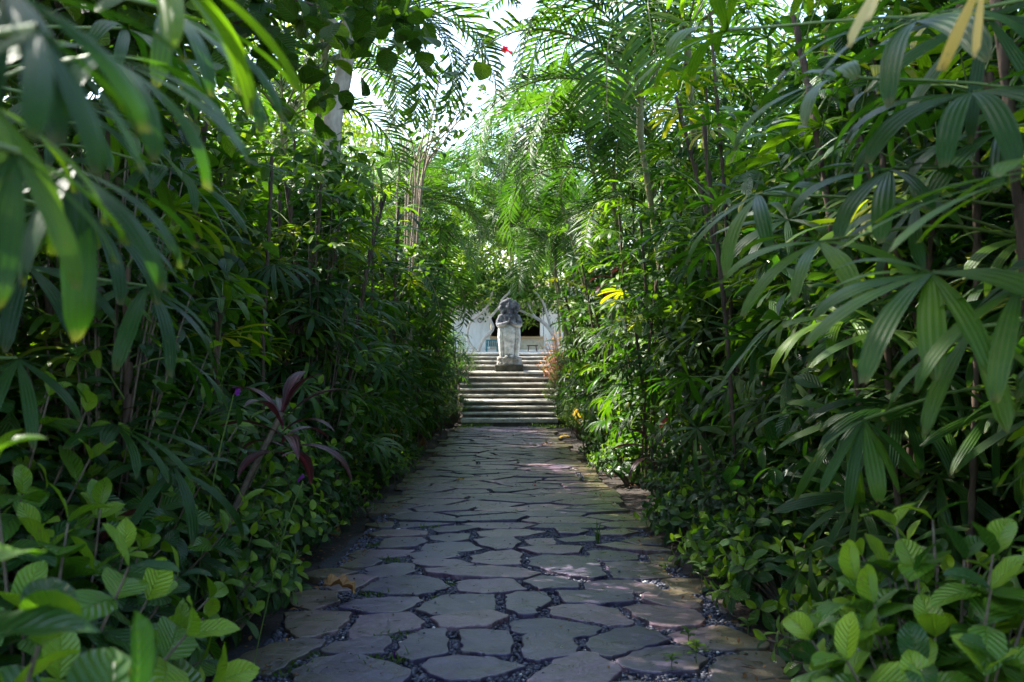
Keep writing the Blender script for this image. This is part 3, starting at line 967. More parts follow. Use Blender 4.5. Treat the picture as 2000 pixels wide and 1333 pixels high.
# ------------------------------------------------------------------ pavilion and furniture
def build_pavilion():
    Y = 42.0
    def px(x, y=Y): return (x - 981) / F * y
    def pz(y_, y=Y): return EYE - (y_ - 650) / F * y
    gz = 0.612
    t = thing('pavilion', 'white walled open pavilion behind the statue with a long tan counter', 'pavilion', (0, Y, gz))
    def P(mb_, nm, m, parent=t):
        return link(nm, mb_.mesh(nm, m, smooth=False), parent)
    mb = MB()
    box(mb, -6.5, px(957), 0, 0.3, 0, 2.6, bev=0.01)          # white wall left of the opening
    box(mb, px(1062), 6.5, 0.05, 0.3, 0, 2.6, bev=0.01)
    P(mb, 'wall', M['plaster'])
    mb = MB()
    captube(mb, [(px(937.5) + 0.09 * math.cos(a), -0.012, pz(626) - gz + 0.09 * math.sin(a)) for a in np.linspace(0, 6.28, 17)], 0.014, 6)
    P(mb, 'wall_ring', M['darkwood'])
    mb = MB()
    box(mb, px(957) - 0.0, px(1062), 4.0, 4.15, 0, 2.6)
    box(mb, px(957) - 0.3, px(957) - 0.02, 0.31, 4.0, 0, 2.6)
    box(mb, px(1062) + 0.02, px(1062) + 0.3, 0.31, 4.0, 0, 2.6)
    P(mb, 'back_wall', M['darkwood'])
    mb = MB()
    box(mb, px(957), px(1062), -0.10, 0.35, pz(661.5) - gz, pz(657.5) - gz, bev=0.01)
    P(mb, 'counter_top', M['tan'])
    mb = MB()
    box(mb, px(957) + 0.01, px(1062) - 0.01, 0.02, 0.25, 0.0, pz(661.5) - gz - 0.002)
    P(mb, 'counter_front', M['cream'])
    for X in (px(983), px(1058)):
        mb = MB()
        box(mb, X - 0.06, X + 0.06, -0.06, 0.01 + 0.05, pz(657.5) - gz, 2.2, bev=0.008)
        P(mb, 'post', M['plaster'] if X > 0.5 else M['darkwood'])
    # roof: hipped slab with eaves
    mb = MB()
    e, h0, h1 = 0.9, 1.42, 2.5
    v = np.array([(-7.5, -e, h0), (7.5, -e, h0), (7.5, 8, h0), (-7.5, 8, h0), (-3.5, 3.5, h1), (3.5, 3.5, h1),
                  (-7.5, -e, h0 - .14), (7.5, -e, h0 - .14), (7.5, 8, h0 - .14), (-7.5, 8, h0 - .14)])
    mb.add(v, [[0, 1, 5, 4], [1, 2, 5], [2, 3, 4, 5], [3, 0, 4], [6, 7, 1, 0], [7, 8, 2, 1], [8, 9, 3, 2], [9, 6, 0, 3], [9, 8, 7, 6]])
    o = P(mb, 'roof', M['thatch'])
    o.location.z = 0.45


build_pavilion()


def build_chair():
    y = 36.0
    t = thing('chair', 'low teal wooden armchair on the terrace beside the statue', 'chair', ((961 - 981) / F * y, y, 0.609), 0.12)
    mb = MB()
    box(mb, -0.2, 0.2, -0.18, 0.18, 0.19, 0.215, bev=0.005); link('seat', mb.mesh('seat', M['teal'], smooth=False), t)
    mb = MB()
    for k in range(5):
        box(mb, -0.17 + k * 0.07, -0.125 + k * 0.07, 0.16, 0.18, 0.21, 0.40, bev=0.003)
    box(mb, -0.21, 0.21, 0.15, 0.19, 0.39, 0.44, bev=0.006)
    link('backrest', mb.mesh('backrest', M['teal'], smooth=False), t)
    for sx in (-1, 1):
        mb = MB(); box(mb, sx * 0.2 - 0.02, sx * 0.2 + 0.02, -0.2, 0.15, 0.31, 0.335, bev=0.004)
        link('armrest', mb.mesh('armrest', M['teal'], smooth=False), t)
        for sy in (-1, 1):
            mb = MB(); box(mb, sx * 0.2 - 0.018, sx * 0.2 + 0.018, sy * 0.165 - 0.018, sy * 0.165 + 0.018, 0, 0.31 if sy < 0 else 0.39, bev=0.003)
            link('leg', mb.mesh('leg', M['teal'], smooth=False), t)


def build_stool():
    y = 36.2
    t = thing('stool', 'small dark wooden stool on the terrace beside the pink shrub', 'stool', ((1040 - 981) / F * y, y, 0.609))
    mb = MB(); box(mb, -0.2, 0.2, -0.14, 0.14, 0.20, 0.235, bev=0.006); link('seat', mb.mesh('seat', M['darkwood'], smooth=False), t)
    for sx in (-1, 1):
        for sy in (-1, 1):
            v, f = tube([(sx * 0.13, sy * 0.09, 0.2), (sx * 0.16, sy * 0.12, 0)], 0.018, 8)
            mb = MB(); mb.add(v, f); link('leg', mb.mesh('leg', M['darkwood']), t)


build_chair()
build_stool()


# ------------------------------------------------------------------ walls behind the planting
def build_wall(name, label, x, y0, y1, h, m, bh, bw, face):
    mb = MB()
    t = thing(name, label, 'wall', (x, 0, 0))
    z = 0
    row = 0
    while z < h:
        y = y0 - rng.uniform(0, bw)
        hh = bh * rng.uniform(0.85, 1.15)
        while y < y1:
            w = bw * rng.uniform(0.6, 1.3)
            gz = -SLOPE * (y + w / 2) - 0.1
            o = rng.uniform(0, 0.025)
            box(mb, -0.15 - (o if face < 0 else 0), 0.15 + (o if face > 0 else 0), y + 0.004, y + w - 0.004, gz + z + 0.004, gz + z + hh - 0.004, bev=0.012, tint=float(rng.random()))
            y += w
        z += hh
        row += 1
    link('masonry', mb.mesh('masonry', m, smooth=False), t)


build_wall('stone_wall', 'stone block wall half hidden behind the palm canes on the right', 3.6, 1.0, 27.0, 2.3, M['block'], 0.26, 0.5, -1)
build_wall('rubble_wall', 'dark rough lava stone wall behind the left planting', -3.5, 0.6, 27.0, 2.2, M['rubble'], 0.10, 0.16, 1)


# ------------------------------------------------------------------ lady palms
def fan(mb, hub, Rm, nl, L, W, spread, elev, bend, tint, seg=7, tilt=0.0, cols=(-1, -0.33, 0.33, 1), mat=0):
    Rm = Rm @ rot_about('X', -tilt)
    for i in range(nl):
        s = (i / (nl - 1) - 0.5) * 2 if nl > 1 else 0
        a = s * spread + rng.normal(0, 0.06)
        l = L * (1 - 0.22 * abs(s) ** 1.5) * rng.uniform(0.88, 1.08)
        w = W * (1 - 0.25 * abs(s)) * rng.uniform(0.75, 1.25)
        v, f, uv = leaf_grid(l, w, P_LADY, seg, elev + rng.normal(0, 0.08), bend * rng.uniform(0.75, 1.25), -0.12 + rng.normal(0, 0.06), cols, twist=rng.normal(0, 0.35), power=rng.uniform(1.3, 2.4))
        last = len(cols)
        v[-last:, 1] += rng.uniform(-0.012, 0.006, last)   # jagged end
        m_ = Rm @ rot_about('Z', -a) @ rot_about('Y', s * 0.35)
        mb.add(v @ m_.T + hub, f, uv, tint=float(np.clip(tint + rng.normal(0, 0.07), 0, 1)), mat=mat)


def frond_mesh(name, pet, nl, L, W, spread, bend, tint, pitch=0.5, mat='lady', elev=0.25, seg=7):
    mb = MB()
    end = Vector((0, pet * math.cos(pitch) , pet * math.sin(pitch)))
    mid = end * 0.5 + Vector((0, 0, pet * 0.06))
    v, f = tube([(0, 0, 0), mid, end], [0.006, 0.004, 0.0035], 5)
    mb.add(v, f, mat=1)
    fan(mb, np.array(end), np.eye(3), nl, L, W, spread, elev, bend, tint, seg, tilt=rng.uniform(0.1, 0.9) if pitch < 0.85 else 0.1)
    return mb.mesh(name, [M[mat], M['petiole']])


fronds = []
for k in range(18):
    nl = [8, 9, 8, 10, 7, 10, 11, 9, 6, 10, 9, 8, 5, 12, 9, 7, 10, 8][k]
    fronds.append(frond_mesh('frond', rng.uniform(0.22, 0.40), nl, rng.uniform(0.30, 0.44), rng.uniform(0.036, 0.060), rng.uniform(1.5, 2.1), rng.uniform(0.4, 1.2), rng.uniform(0.2, 0.52), pitch=rng.uniform(0.2, 0.8)))
young = [frond_mesh('frond', 0.3, 8, 0.36, 0.046, 1.6, b_, t_, pitch=0.8, elev=0.45) for t_, b_ in ((0.6, 0.8), (0.7, 1.2), (0.65, 1.5), (0.78, 1.0))]
dead = [frond_mesh('frond', 0.3, 6, 0.33, 0.04, 1.4, 1.6, 0.5, pitch=-0.2, mat='yellow', elev=-0.3),
        frond_mesh('frond', 0.3, 7, 0.30, 0.03, 1.2, 1.9, 0.3, pitch=-0.4, mat='dry', elev=-0.5),
        frond_mesh('frond', 0.28, 5, 0.30, 0.035, 1.0, 1.6, 0.5, pitch=-0.5, mat='dry', elev=-0.6)]


def cane_proto(H, nf, lean, bare=0.35, sc=1.0, droopbase=True):
    """returns (cane mesh, list of frond placements)"""
    a = rng.uniform(0, 6.28)
    pts = [Vector((math.cos(a) * lean * (t ** 1.6) * H + 0.01 * math.sin(t * 9), math.sin(a) * lean * (t ** 1.6) * H, H * t)) for t in np.linspace(0, 1, 9)]
    mb = MB()
    v, f = tube(pts, [0.0115 + 0.002 * (k % 2) for k in range(9)], 7)
    mb.add(v, f)
    # fibrous sheaths round the upper part
    for k in range(int(nf)):
        t = bare + (1 - bare) * k / nf
        i = t * 8
        p = pts[int(i)].lerp(pts[min(8, int(i) + 1)], i % 1)
        v, f = tube([p, p + Vector((0, 0, 0.05)), p + Vector((0, 0, 0.11))], [0.013, 0.018, 0.011], 7)
        mb.add(v, f)
    me = mb.mesh('cane', M['cane'])
    pl = []
    for k in range(nf):
        t = bare + (1 - bare) * (k + 0.6) / nf
        i = min(t, 0.999) * 8
        p = pts[int(i)].lerp(pts[min(8, int(i) + 1)], i % 1)
        top = (k + 1) / nf
        az = k * 2.4 + rng.uniform(-0.5, 0.5)
        tilt = R(-32) * (1 - top) + R(22) * top + rng.normal(0, 0.12)
        if k >= nf - 2 or (top > 0.55 and random.random() < 0.3):  # top rosette is young; extra lime fronds below it carry painted backlight
            fm = random.choice(young)
        elif k <= 1 and random.random() < 0.16:
            fm = random.choice(dead)
        else:
            fm = random.choice(fronds)
        pl.append((p, (tilt, rng.normal(0, 0.15), az), fm, sc * rng.uniform(0.85, 1.2)))
    return me, pl


canes = {}
for H in (0.8, 1.3, 1.8, 2.4, 3.0, 3.6, 4.3):
    canes[H] = [cane_proto(H, {0.8: 7, 1.3: 9, 1.8: 11, 2.4: 13, 3.0: 14, 3.6: 15, 4.3: 16}[H], 0.08 + 0.05 * q, bare={0.8: .2, 1.3: .22, 1.8: .22, 2.4: .24, 3.0: .28, 3.6: .32, 4.3: .38}[H]) for q in range(3)]


def place_cane(root, H, loc, rz, tilt=(0, 0), sc=1.0):
    me, pl = random.choice(canes[H])
    c = link('cane', me, root, loc, (tilt[0], tilt[1], rz), sc)
    for p, r_, fm, s in pl:
        link('frond', fm, c, p, r_, s)
    return c


def lady_palm(x, y, heights, label, group, rad=0.5, lean=0.0, sc=1.0):
    root = thing('lady_palm', label, 'palm', (x, y, ground_z(y)), 0, group)
    for H in heights:
        a, r_ = rng.uniform(0, 6.28), rad * math.sqrt(rng.random())
        # lean out over the path
        ly = lean * rng.uniform(0.5, 1.3) + rng.normal(0, 0.05)
        place_cane(root, H, (r_ * math.cos(a), r_ * math.sin(a) * 1.3, 0), rng.uniform(0, 6.28), (rng.normal(0, 0.06), ly), sc)
    return root


ORD = ['first', 'second', 'third', 'fourth', 'fifth', 'sixth', 'seventh', 'eighth', 'ninth', 'tenth', 'eleventh', 'twelfth', 'thirteenth', 'fourteenth', 'fifteenth', 'sixteenth']
# left hedge
ly = [4.6, 6.1, 7.5, 8.9, 10.3, 11.8, 13.3, 14.8, 16.4, 18.1, 19.9, 21.8, 23.8, 26.0]
for k, y in enumerate(ly):
    n = len(ly) - 1 - k
    hs = [2.4, 2.4, 3.0, 1.8, 1.8, 1.3, 1.3, 3.0, 2.4, 0.8, 1.8] if k % 2 else [3.0, 2.4, 1.8, 1.8, 3.0, 1.3, 0.8, 1.3, 2.4, 1.8]
    hs = hs + ([3.6, 3.6, 4.3] if y > 11.5 else [3.0, 3.0])
    lady_palm(-1.92 - 0.10 * (k % 3), y, hs, 'glossy dark lady palm, %s from the stairs in the hedge left of the path' % ORD[n],
              'lady palms hedging the left of the path', rad=0.52, lean=0.06, sc=1.0)
ry = [2.9, 4.4, 5.9, 7.4, 8.9, 10.5, 12.1, 13.8, 15.6, 17.5, 19.5, 21.6, 23.8, 26.0]
for k, y in enumerate(ry):
    n = len(ry) - 1 - k
    hs = [3.0, 3.6, 2.4, 2.4, 1.8, 1.8, 3.6, 3.0, 1.3, 2.4] if k % 2 else [3.6, 3.0, 3.0, 1.8, 2.4, 1.8, 1.3, 3.6, 2.4, 4.3]
    if y > 8:
        hs = hs + [1.3, 0.8, 1.8]
    lady_palm(2.12 + 0.1 * (k % 3), y, hs, 'tall arching lady palm, %s from the stairs in the hedge right of the path' % ORD[n],
              'lady palms hedging the right of the path', rad=0.5, lean=-0.075, sc=1.06)


lady_palm(-1.52, 29.4, [1.8, 2.4, 2.4, 1.3, 3.0, 1.8], 'lady palm growing beside the steps, closing in on the left of the statue', 'lady palms beside the stairs', rad=0.35, lean=0.02)
lady_palm(2.05, 29.2, [1.8, 2.4, 2.4, 3.0, 3.0, 1.3], 'lady palm growing beside the steps, behind the lime coloured shrub on the right', 'lady palms beside the stairs', rad=0.35, lean=-0.02)


# near palms with fronds placed as the photo shows them
def near_palm(x, y, label, canes_, explicit, group=None, mat='lady'):
    """canes_: (dx, dy, height, tiltx, tilty); explicit: (cane index, hub point, azimuth deg from +Y towards +X, leaflets, L, W, spread, bend, tint, material)"""
    g = ground_z(y)
    root = thing('lady_palm', label, 'palm', (x, y, g), 0, group)
    cs = []
    for dx, dy, H, tx, ty in canes_:
        mb = MB()
        pts = [Vector((dx + tx * H * t ** 1.4 + 0.012 * math.sin(7 * t), dy + ty * H * t ** 1.4, H * t)) for t in np.linspace(0, 1, 10)]
        v, f = tube(pts, [0.019 + 0.004 * (k % 2) for k in range(10)], 8)
        mb.add(v, f)
        c = link('cane', mb.mesh('cane', M['cane']), root)
        cs.append((c, pts))
    for ci, hub, az, nl, L, W, spread, elev, bend, tint, mt in explicit:
        c, pts = cs[ci]
        hub = Vector(hub) - Vector((x, y, g))
        att = min(pts, key=lambda p: (p - (hub - Vector((0, 0, 0.12)))).length)
        mb = MB()
        mid = (att + hub) / 2 + Vector((0, 0, 0.06))
        cp = curve_pts([att, mid, hub], 4)
        v, f = tube(cp, [0.005] * len(cp), 6)
        mb.add(v, f, mat=1)
        Rm = rot_about('Z', -R(az))
        fan(mb, np.array(hub), Rm, nl, L, W, spread, elev, bend * 0.62, tint, 9, tilt=0.55 if mt == 'lady' else 0, cols=(-1, -0.5, 0, 0.5, 1))
        link('frond', mb.mesh('frond', [M[mt], M['petiole']]), c)
    return root


near_palm(1.98, 2.75, 'near lady palm spreading wide fan leaves over the right foreground', [(0, 0, 2.5, -0.02, -0.02), (0.25, -0.35, 2.9, -0.03, -0.02), (-0.05, 0.5, 2.2, -0.06, 0), (0.3, 0.2, 2.7, 0, 0)], [
    (0, at(1822, 532, 2.35), -140, 10, 0.37, 0.052, 1.9, 0.15, 1.45, 0.52, 'lady'),
    (2, at(1600, 472, 2.85), -150, 7, 0.37, 0.056, 1.9, 0.1, 1.5, 0.55, 'lady'),
    (1, at(2060, 330, 2.1), -95, 8, 0.44, 0.056, 1.5, 0.25, 1.0, 0.5, 'lady'),
    (1, at(1995, 560, 2.2), -160, 6, 0.38, 0.045, 1.4, 0.0, 1.6, 0.5, 'lady'),
    (0, at(1905, 640, 2.5), -150, 6, 0.34, 0.05, 1.6, -0.2, 1.3, 0.45, 'lady'),
    (2, at(1690, 820, 3.0), -160, 6, 0.28, 0.05, 1.3, -0.5, 0.9, 0.4, 'lady'),
    (2, at(1480, 380, 3.3), -120, 8, 0.38, 0.055, 1.8, 0.1, 1.5, 0.4, 'lady'),
    (3, at(1740, 330, 3.0), -150, 9, 0.40, 0.056, 1.9, 0.2, 1.7, 0.35, 'lady'),
    (3, at(1900, 180, 2.7), -140, 9, 0.42, 0.06, 1.9, 0.2, 1.7, 0.3, 'lady'),
    (0, at(1640, 150, 2.8), -110, 9, 0.42, 0.055, 1.8, 0.25, 1.5, 0.42, 'lady'),
    (1, at(1790, 40, 2.4), -130, 8, 0.42, 0.06, 1.8, 0.2, 1.6, 0.35, 'lady'),
    (0, at(1420, 60, 3.2), -90, 9, 0.42, 0.052, 1.7, 0.3, 1.4, 0.5, 'lady'),
    (1, at(1960, 250, 2.9), -170, 8, 0.40, 0.06, 1.8, 0.1, 1.8, 0.3, 'lady'),
    (1, at(1742, -75, 1.8), -100, 2, 0.20, 0.030, 0.12, -1.1, 0.25, 0.85, 'yellow'),
    (1, at(1922, -50, 1.75), -95, 2, 0.235, 0.040, 0.06, -1.25, 0.15, 0.6, 'yellow')])

near_palm(-0.98, 1.15, 'blurred lady palm closest to the camera, drooping over the left edge', [(0, 0, 2.2, 0.10, 0.02), (0.14, -0.1, 1.9, 0.06, -0.02), (-0.2, 0.6, 2.5, 0.05, 0.1)], [
    (0, at(20, -20, 1.0), 150, 6, 0.24, 0.040, 1.4, -0.1, 1.4, 0.15, 'lady'),
    (1, at(80, 60, 0.92), 110, 5, 0.18, 0.036, 1.3, -0.3, 1.2, 0.2, 'lady'),
    (2, at(210, 110, 1.5), 120, 8, 0.30, 0.042, 1.7, 0.1, 1.6, 0.28, 'lady'),
    (2, at(330, 20, 1.9), 110, 7, 0.34, 0.045, 1.4, 0.1, 1.5, 0.5, 'lady'),
    (0, at(300, -90, 1.5), 100, 6, 0.34, 0.04, 1.2, -0.1, 1.1, 0.65, 'lady'),
    (2, at(150, 330, 1.6), 150, 7, 0.30, 0.045, 1.5, -0.1, 1.5, 0.25, 'lady'),
    (1, at(40, 300, 1.2), 140, 6, 0.22, 0.04, 1.5, -0.4, 1.2, 0.35, 'lady'),
    (0, at(-20, 200, 1.3), 120, 6, 0.24, 0.04, 1.5, -0.2, 1.3, 0.6, 'lady')])

near_palm(-1.95, 2.9, 'dark lady palm in the left foreground above the broad leaved shrubs', [(0, 0, 2.0, 0.05, 0), (0.1, 0.4, 2.6, 0.05, 0.02), (-0.15, -0.3, 2.7, 0.04, 0.0), (-0.3, 0.2, 1.6, 0, 0)], [
    (0, at(180, 420, 2.7), 120, 8, 0.34, 0.045, 1.8, 0.0, 1.5, 0.22, 'lady'),
    (0, at(60, 520, 2.8), 150, 8, 0.32, 0.045, 1.8, 0.0, 1.5, 0.18, 'lady'),
    (1, at(330, 330, 3.3), 110, 9, 0.36, 0.045, 1.8, 0.1, 1.6, 0.3, 'lady'),
    (1, at(430, 150, 3.4), 90, 9, 0.36, 0.045, 1.8, 0.2, 1.5, 0.35, 'lady'),
    (2, at(120, 200, 2.7), 130, 9, 0.36, 0.045, 1.8, 0.1, 1.6, 0.25, 'lady'),
    (2, at(250, 60, 2.8), 100, 9, 0.36, 0.045, 1.8, 0.1, 1.6, 0.4, 'lady'),
    (3, at(40, 700, 2.9), 140, 7, 0.3, 0.045, 1.8, -0.1, 1.3, 0.18, 'lady'),
    (0, at(290, 560, 3.0), 120, 8, 0.34, 0.045, 1.8, 0.0, 1.6, 0.2, 'lady'),
    (1, at(220, 250, 3.2), 60, 9, 0.36, 0.045, 1.8, 0.0, 1.6, 0.5, 'lady')])


# ------------------------------------------------------------------ broad leaved shrubs
def shrub_mesh(rad, H, nsh, L, W, seed, mat='broad', prof=P_OVAL, lf=5, base_t=0.28, tip_t=0.85, seg=6, cols=(-1, -0.5, 0, 0.5, 1), twig='twig', inner=True, bend=0.7):
    r = np.random.default_rng(seed)
    fb, sb = MB(), MB()
    var = [leaf_grid(1, W / L, prof, seg, 0.15, bend * q, 0.18, cols, wave=0.05) for q in (0.5, 1.0, 1.5)]
    for i in range(nsh):
        a = i * 2.4 + r.uniform(-0.3, 0.3)
        u = (i + 0.5) / nsh
        el = math.acos(1 - 0.93 * u) if True else 0
        tip = Vector((rad * math.sin(el) * math.cos(a), rad * math.sin(el) * math.sin(a), H * (0.28 + 0.72 * math.cos(el)) * r.uniform(0.85, 1.1)))
        tip *= r.uniform(0.8, 1.08)
        tip.z = max(tip.z, 0.10)
        b0 = Vector((tip.x * 0.15, tip.y * 0.15, 0))
        m1 = Vector((tip.x * 0.45, tip.y * 0.45, tip.z * 0.55))
        cp = curve_pts([b0, m1, tip], 6)
        v, f = tube(cp, list(np.linspace(0.009, 0.003, len(cp))), 5)
        sb.add(v, f)
        d = (cp[-1] - cp[-3]).normalized()
        q = d.to_track_quat('Z', 'Y')
        pairs = lf
        for p in range(pairs):
            t = 1 - p * 0.085 * (L / 0.14)
            idx = max(0.0, t) * (len(cp) - 1)
            if t < 0.3:
                break
            pos = cp[int(idx)].lerp(cp[min(len(cp) - 1, int(idx) + 1)], idx % 1)
            for s in range(2):
                az = p * math.pi / 2 + s * math.pi + a + r.normal(0, 0.25)
                young_ = (p == 0)
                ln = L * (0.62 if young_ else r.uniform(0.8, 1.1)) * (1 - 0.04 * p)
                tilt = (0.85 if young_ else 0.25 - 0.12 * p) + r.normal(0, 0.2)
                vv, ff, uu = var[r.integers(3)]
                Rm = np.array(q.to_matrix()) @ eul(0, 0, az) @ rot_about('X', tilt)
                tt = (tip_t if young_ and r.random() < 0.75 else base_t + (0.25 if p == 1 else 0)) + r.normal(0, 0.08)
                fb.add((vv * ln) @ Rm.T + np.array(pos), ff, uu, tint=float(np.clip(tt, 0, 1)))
    return fb.mesh('foliage', M[mat]), sb.mesh('branches', M[twig])


SH = {}
SH['big'] = [shrub_mesh(0.42, 0.80, 28, 0.165, 0.092, s) for s in (1, 2, 3)]
SH['huge'] = [shrub_mesh(0.46, 0.88, n_, 0.195, 0.122, s, lf=5, base_t=0.36, seg=8, prof=P_FULL) for s, n_ in ((13, 26), (14, 52))]
SH['mid'] = [shrub_mesh(0.5, 1.05, 46, 0.135, 0.068, s) for s in (4, 5, 6)]
SH['low'] = [shrub_mesh(0.38, 0.5, 34, 0.115, 0.055, s) for s in (7, 8)]
SH['fine'] = [shrub_mesh(0.6, 1.2, 90, 0.075, 0.028, s, mat='small', base_t=0.35, seg=3, cols=(-1, 0, 1), lf=6) for s in (9, 10)]
SH['croton'] = [shrub_mesh(0.5, 1.6, 70, 0.17, 0.022, s, mat='croton', base_t=0.4, tip_t=0.6, seg=4, cols=(-1, 0, 1), lf=6, prof=P_LANCE, bend=1.6) for s in (12,)]


SH['mound'] = [shrub_mesh(0.44, 1.0, 74, 0.20, 0.122, 19, lf=4, base_t=0.38, tip_t=0.8, seg=8, prof=P_FULL, bend=0.9)]
SH['lush'] = [shrub_mesh(0.52, 1.3, 54, 0.15, 0.085, s, lf=5, base_t=0.36, tip_t=0.92, seg=7, prof=P_FULL, bend=0.8) for s in (20, 21, 22)]
SH['tall'] = [shrub_mesh(0.5, 2.9, 44, 0.15, 0.08, s, base_t=0.4, tip_t=0.9, lf=6) for s in (15, 16)]
SH['ground'] = [shrub_mesh(0.5, 0.42, 40, 0.135, 0.072, s, base_t=0.3, lf=4) for s in (17, 18)]


def shrub(kind, k, x, y, label, group=None, sc=1.0, rz=None, name='broadleaf_shrub', cat='shrub', dz=0.0):
    t = thing(name, label, cat, (x, y, ground_z(y) + 0.01 + dz), rng.uniform(0, 6.28) if rz is None else rz, group, sc)
    f, b = SH[kind][k % len(SH[kind])]
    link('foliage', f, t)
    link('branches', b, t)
    return t


GL, GR = 'broad leaved shrubs lining the left of the path', 'broad leaved shrubs lining the right of the path'
shrub('huge', 0, -0.88, 1.42, 'out of focus shrub with big oval leaves at the left edge, closest to the camera', GL, 1.2)
shrub('huge', 0, -1.24, 2.6, 'broad leaved shrub at the lower left with lime young leaves', GL, 1.12)
shrub('big', 2, -1.42, 3.35, 'shrub with large drooping leaves just in front of the first left flagstone', GL, 1.18)
shrub('lush', 0, -1.62, 4.15, 'tall bright tipped shrub behind the left foreground leaves', GL, 1.1)
shrub('lush', 1, -1.6, 5.3, 'bushy shrub rising behind the burgundy cordyline', GL, 0.95)
shrub('low', 1, -1.42, 5.2, 'low shrub at the foot of the burgundy cordyline', GL, 1.1)
shrub('big', 1, -1.42, 4.5, 'low shrub hanging over bare soil at the left of the path', GL, 0.85)
shrub('lush', 2, -1.62, 6.5, 'dense dark shrub just past the burgundy cordyline', GL, 0.95)
shrub('low', 1, -1.55, 7.4, 'low shrub at the left path edge beyond the bare soil', GL, 1.0)
shrub('low', 0, -1.58, 8.7, 'dark low shrub at the left edge, middle of the path', GL, 1.0)
shrub('mid', 0, -1.68, 10.2, 'knee high shrub under the left lady palms, middle distance', GL, 0.7)
shrub('low', 1, -1.52, 12.0, 'small shrub under the left lady palms beside the pale yellow fallen leaf', GL, 1.0)
shrub('mound', 0, 1.10, 2.42, 'shrub with large oval leaves filling the lower right corner', GR, 0.9, rz=0.4)
shrub('big', 2, 1.98, 3.0, 'broad leaved shrub behind the lower right corner shrub', GR, 1.1)
shrub('big', 0, 1.55, 3.55, 'shrub with two lime leaves beside the thin dark canes on the right', GR, 0.9)
shrub('mid', 1, 1.95, 4.9, 'round leaved shrub leaning over the right flagstones', GR, 0.85)
shrub('big', 1, 1.55, 5.9, 'shrub with pale lime young leaves at the right path edge', GR, 0.82)
shrub('mid', 2, 1.72, 7.2, 'dark shrub right of the path beyond the lime tipped one', GR, 0.85)
shrub('low', 0, 1.62, 8.6, 'low shrub right of the path, below the dark purple leaves', GR, 1.1)
shrub('mid', 0, 1.72, 10.2, 'shrub in front of the dark purple leaved plant', GR, 0.7)
shrub('low', 1, 1.60, 12.4, 'small shrub right of the path beyond the purple leaved plant', GR, 1.2)
shrub('lush', 0, -1.66, 7.8, 'lime tipped bushy shrub left of the path, just beyond the dense dark one', GL, 0.9, rz=1.0)
shrub('lush', 1, -1.85, 3.5, 'bushy shrub with yellow green tips at the left picture edge', GL, 1.15, rz=2.2)
shrub('tall', 0, -1.55, 8.3, 'tall shrub with lime green tips standing out of the left hedge', None, 1.0)
shrub('tall', 1, -1.70, 4.2, 'tall broad leaved shrub with yellow green young leaves at the upper left', None, 0.95)
shrub('tall', 0, -1.75, 12.5, 'tall lime tipped shrub in the far half of the left hedge', None, 1.1, rz=2.0)
shrub('tall', 1, 2.0, 9.6, 'tall broad leaved shrub mixed into the right lady palms', None, 1.1, rz=1.0)
for q, (x_, y_, lab) in enumerate([(1.62, 4.2, 'spreading leafy ground shrub on the right, nearest to the camera of its kind'), (1.58, 5.4, 'spreading leafy shrub on the soil beside the mossy right flagstones'), (1.6, 6.6, 'spreading ground shrub at the right path edge beyond the lone grass blades'),
                                  (1.62, 8.0, 'spreading dark ground shrub under the right lady palms, middle distance'), (1.66, 13.9, 'spreading ground shrub beyond the purple leaved plant on the right'), (1.7, 16.5, 'far spreading ground shrub at the right path edge')]):
    shrub('ground', q, x_, y_, lab, 'spreading shrubs at the right path edge')
for q, (x_, y_, lab) in enumerate([(-1.62, 5.9, 'spreading ground shrub beneath the cordyline on the left'), (-1.66, 13.6, 'spreading ground shrub at the left path edge, far half'), (-1.7, 15.6, 'spreading ground shrub under the pale trunked tree'), (-1.66, 9.4, 'spreading ground shrub below the lime tipped tall shrub')]):
    shrub('ground', q + 1, x_, y_, lab, 'spreading shrubs at the left path edge')
GF = 'small leaved shrubs beside the stairs'
shrub('fine', 0, 1.95, 27.2, 'bright yellow green shrub at the right foot of the stairs', GF, 1.15, name='small_leaf_shrub')
shrub('fine', 1, 1.95, 25.0, 'low feathery green shrub right of the path just before the stairs', GF, 0.9, name='small_leaf_shrub')
shrub('fine', 1, 1.85, 29.0, 'lime coloured shrub growing beside the middle steps on the right', GF, 1.25, name='small_leaf_shrub')
shrub('fine', 0, -1.75, 26.6, 'fine leaved green shrub at the left foot of the stairs', GF, 1.2, name='small_leaf_shrub')
shrub('fine', 1, -1.8, 24.2, 'fine leaved shrub in shade left of the path before the stairs', GF, 1.2, name='small_leaf_shrub')
shrub('fine', 0, -2.0, 29.2, 'green shrub beside the middle steps on the left', GF, 1.2, name='small_leaf_shrub')
shrub('fine', 0, 1.75, 22.0, 'small leaved shrub at the right path edge in the far shade', GF, 0.8, name='small_leaf_shrub')
shrub('fine', 1, -1.38, 31.0, 'green shrub hiding the left ends of the upper steps', GF, 1.25, name='small_leaf_shrub')
shrub('fine', 0, -1.40, 28.6, 'lowest small leaved shrub over the left end of the first step', GF, 0.95, name='small_leaf_shrub', dz=-0.1)
shrub('croton', 0, 1.72, 30.2, 'pink and orange croton bush beside the upper steps', None, 1.35, name='croton', dz=0.1)


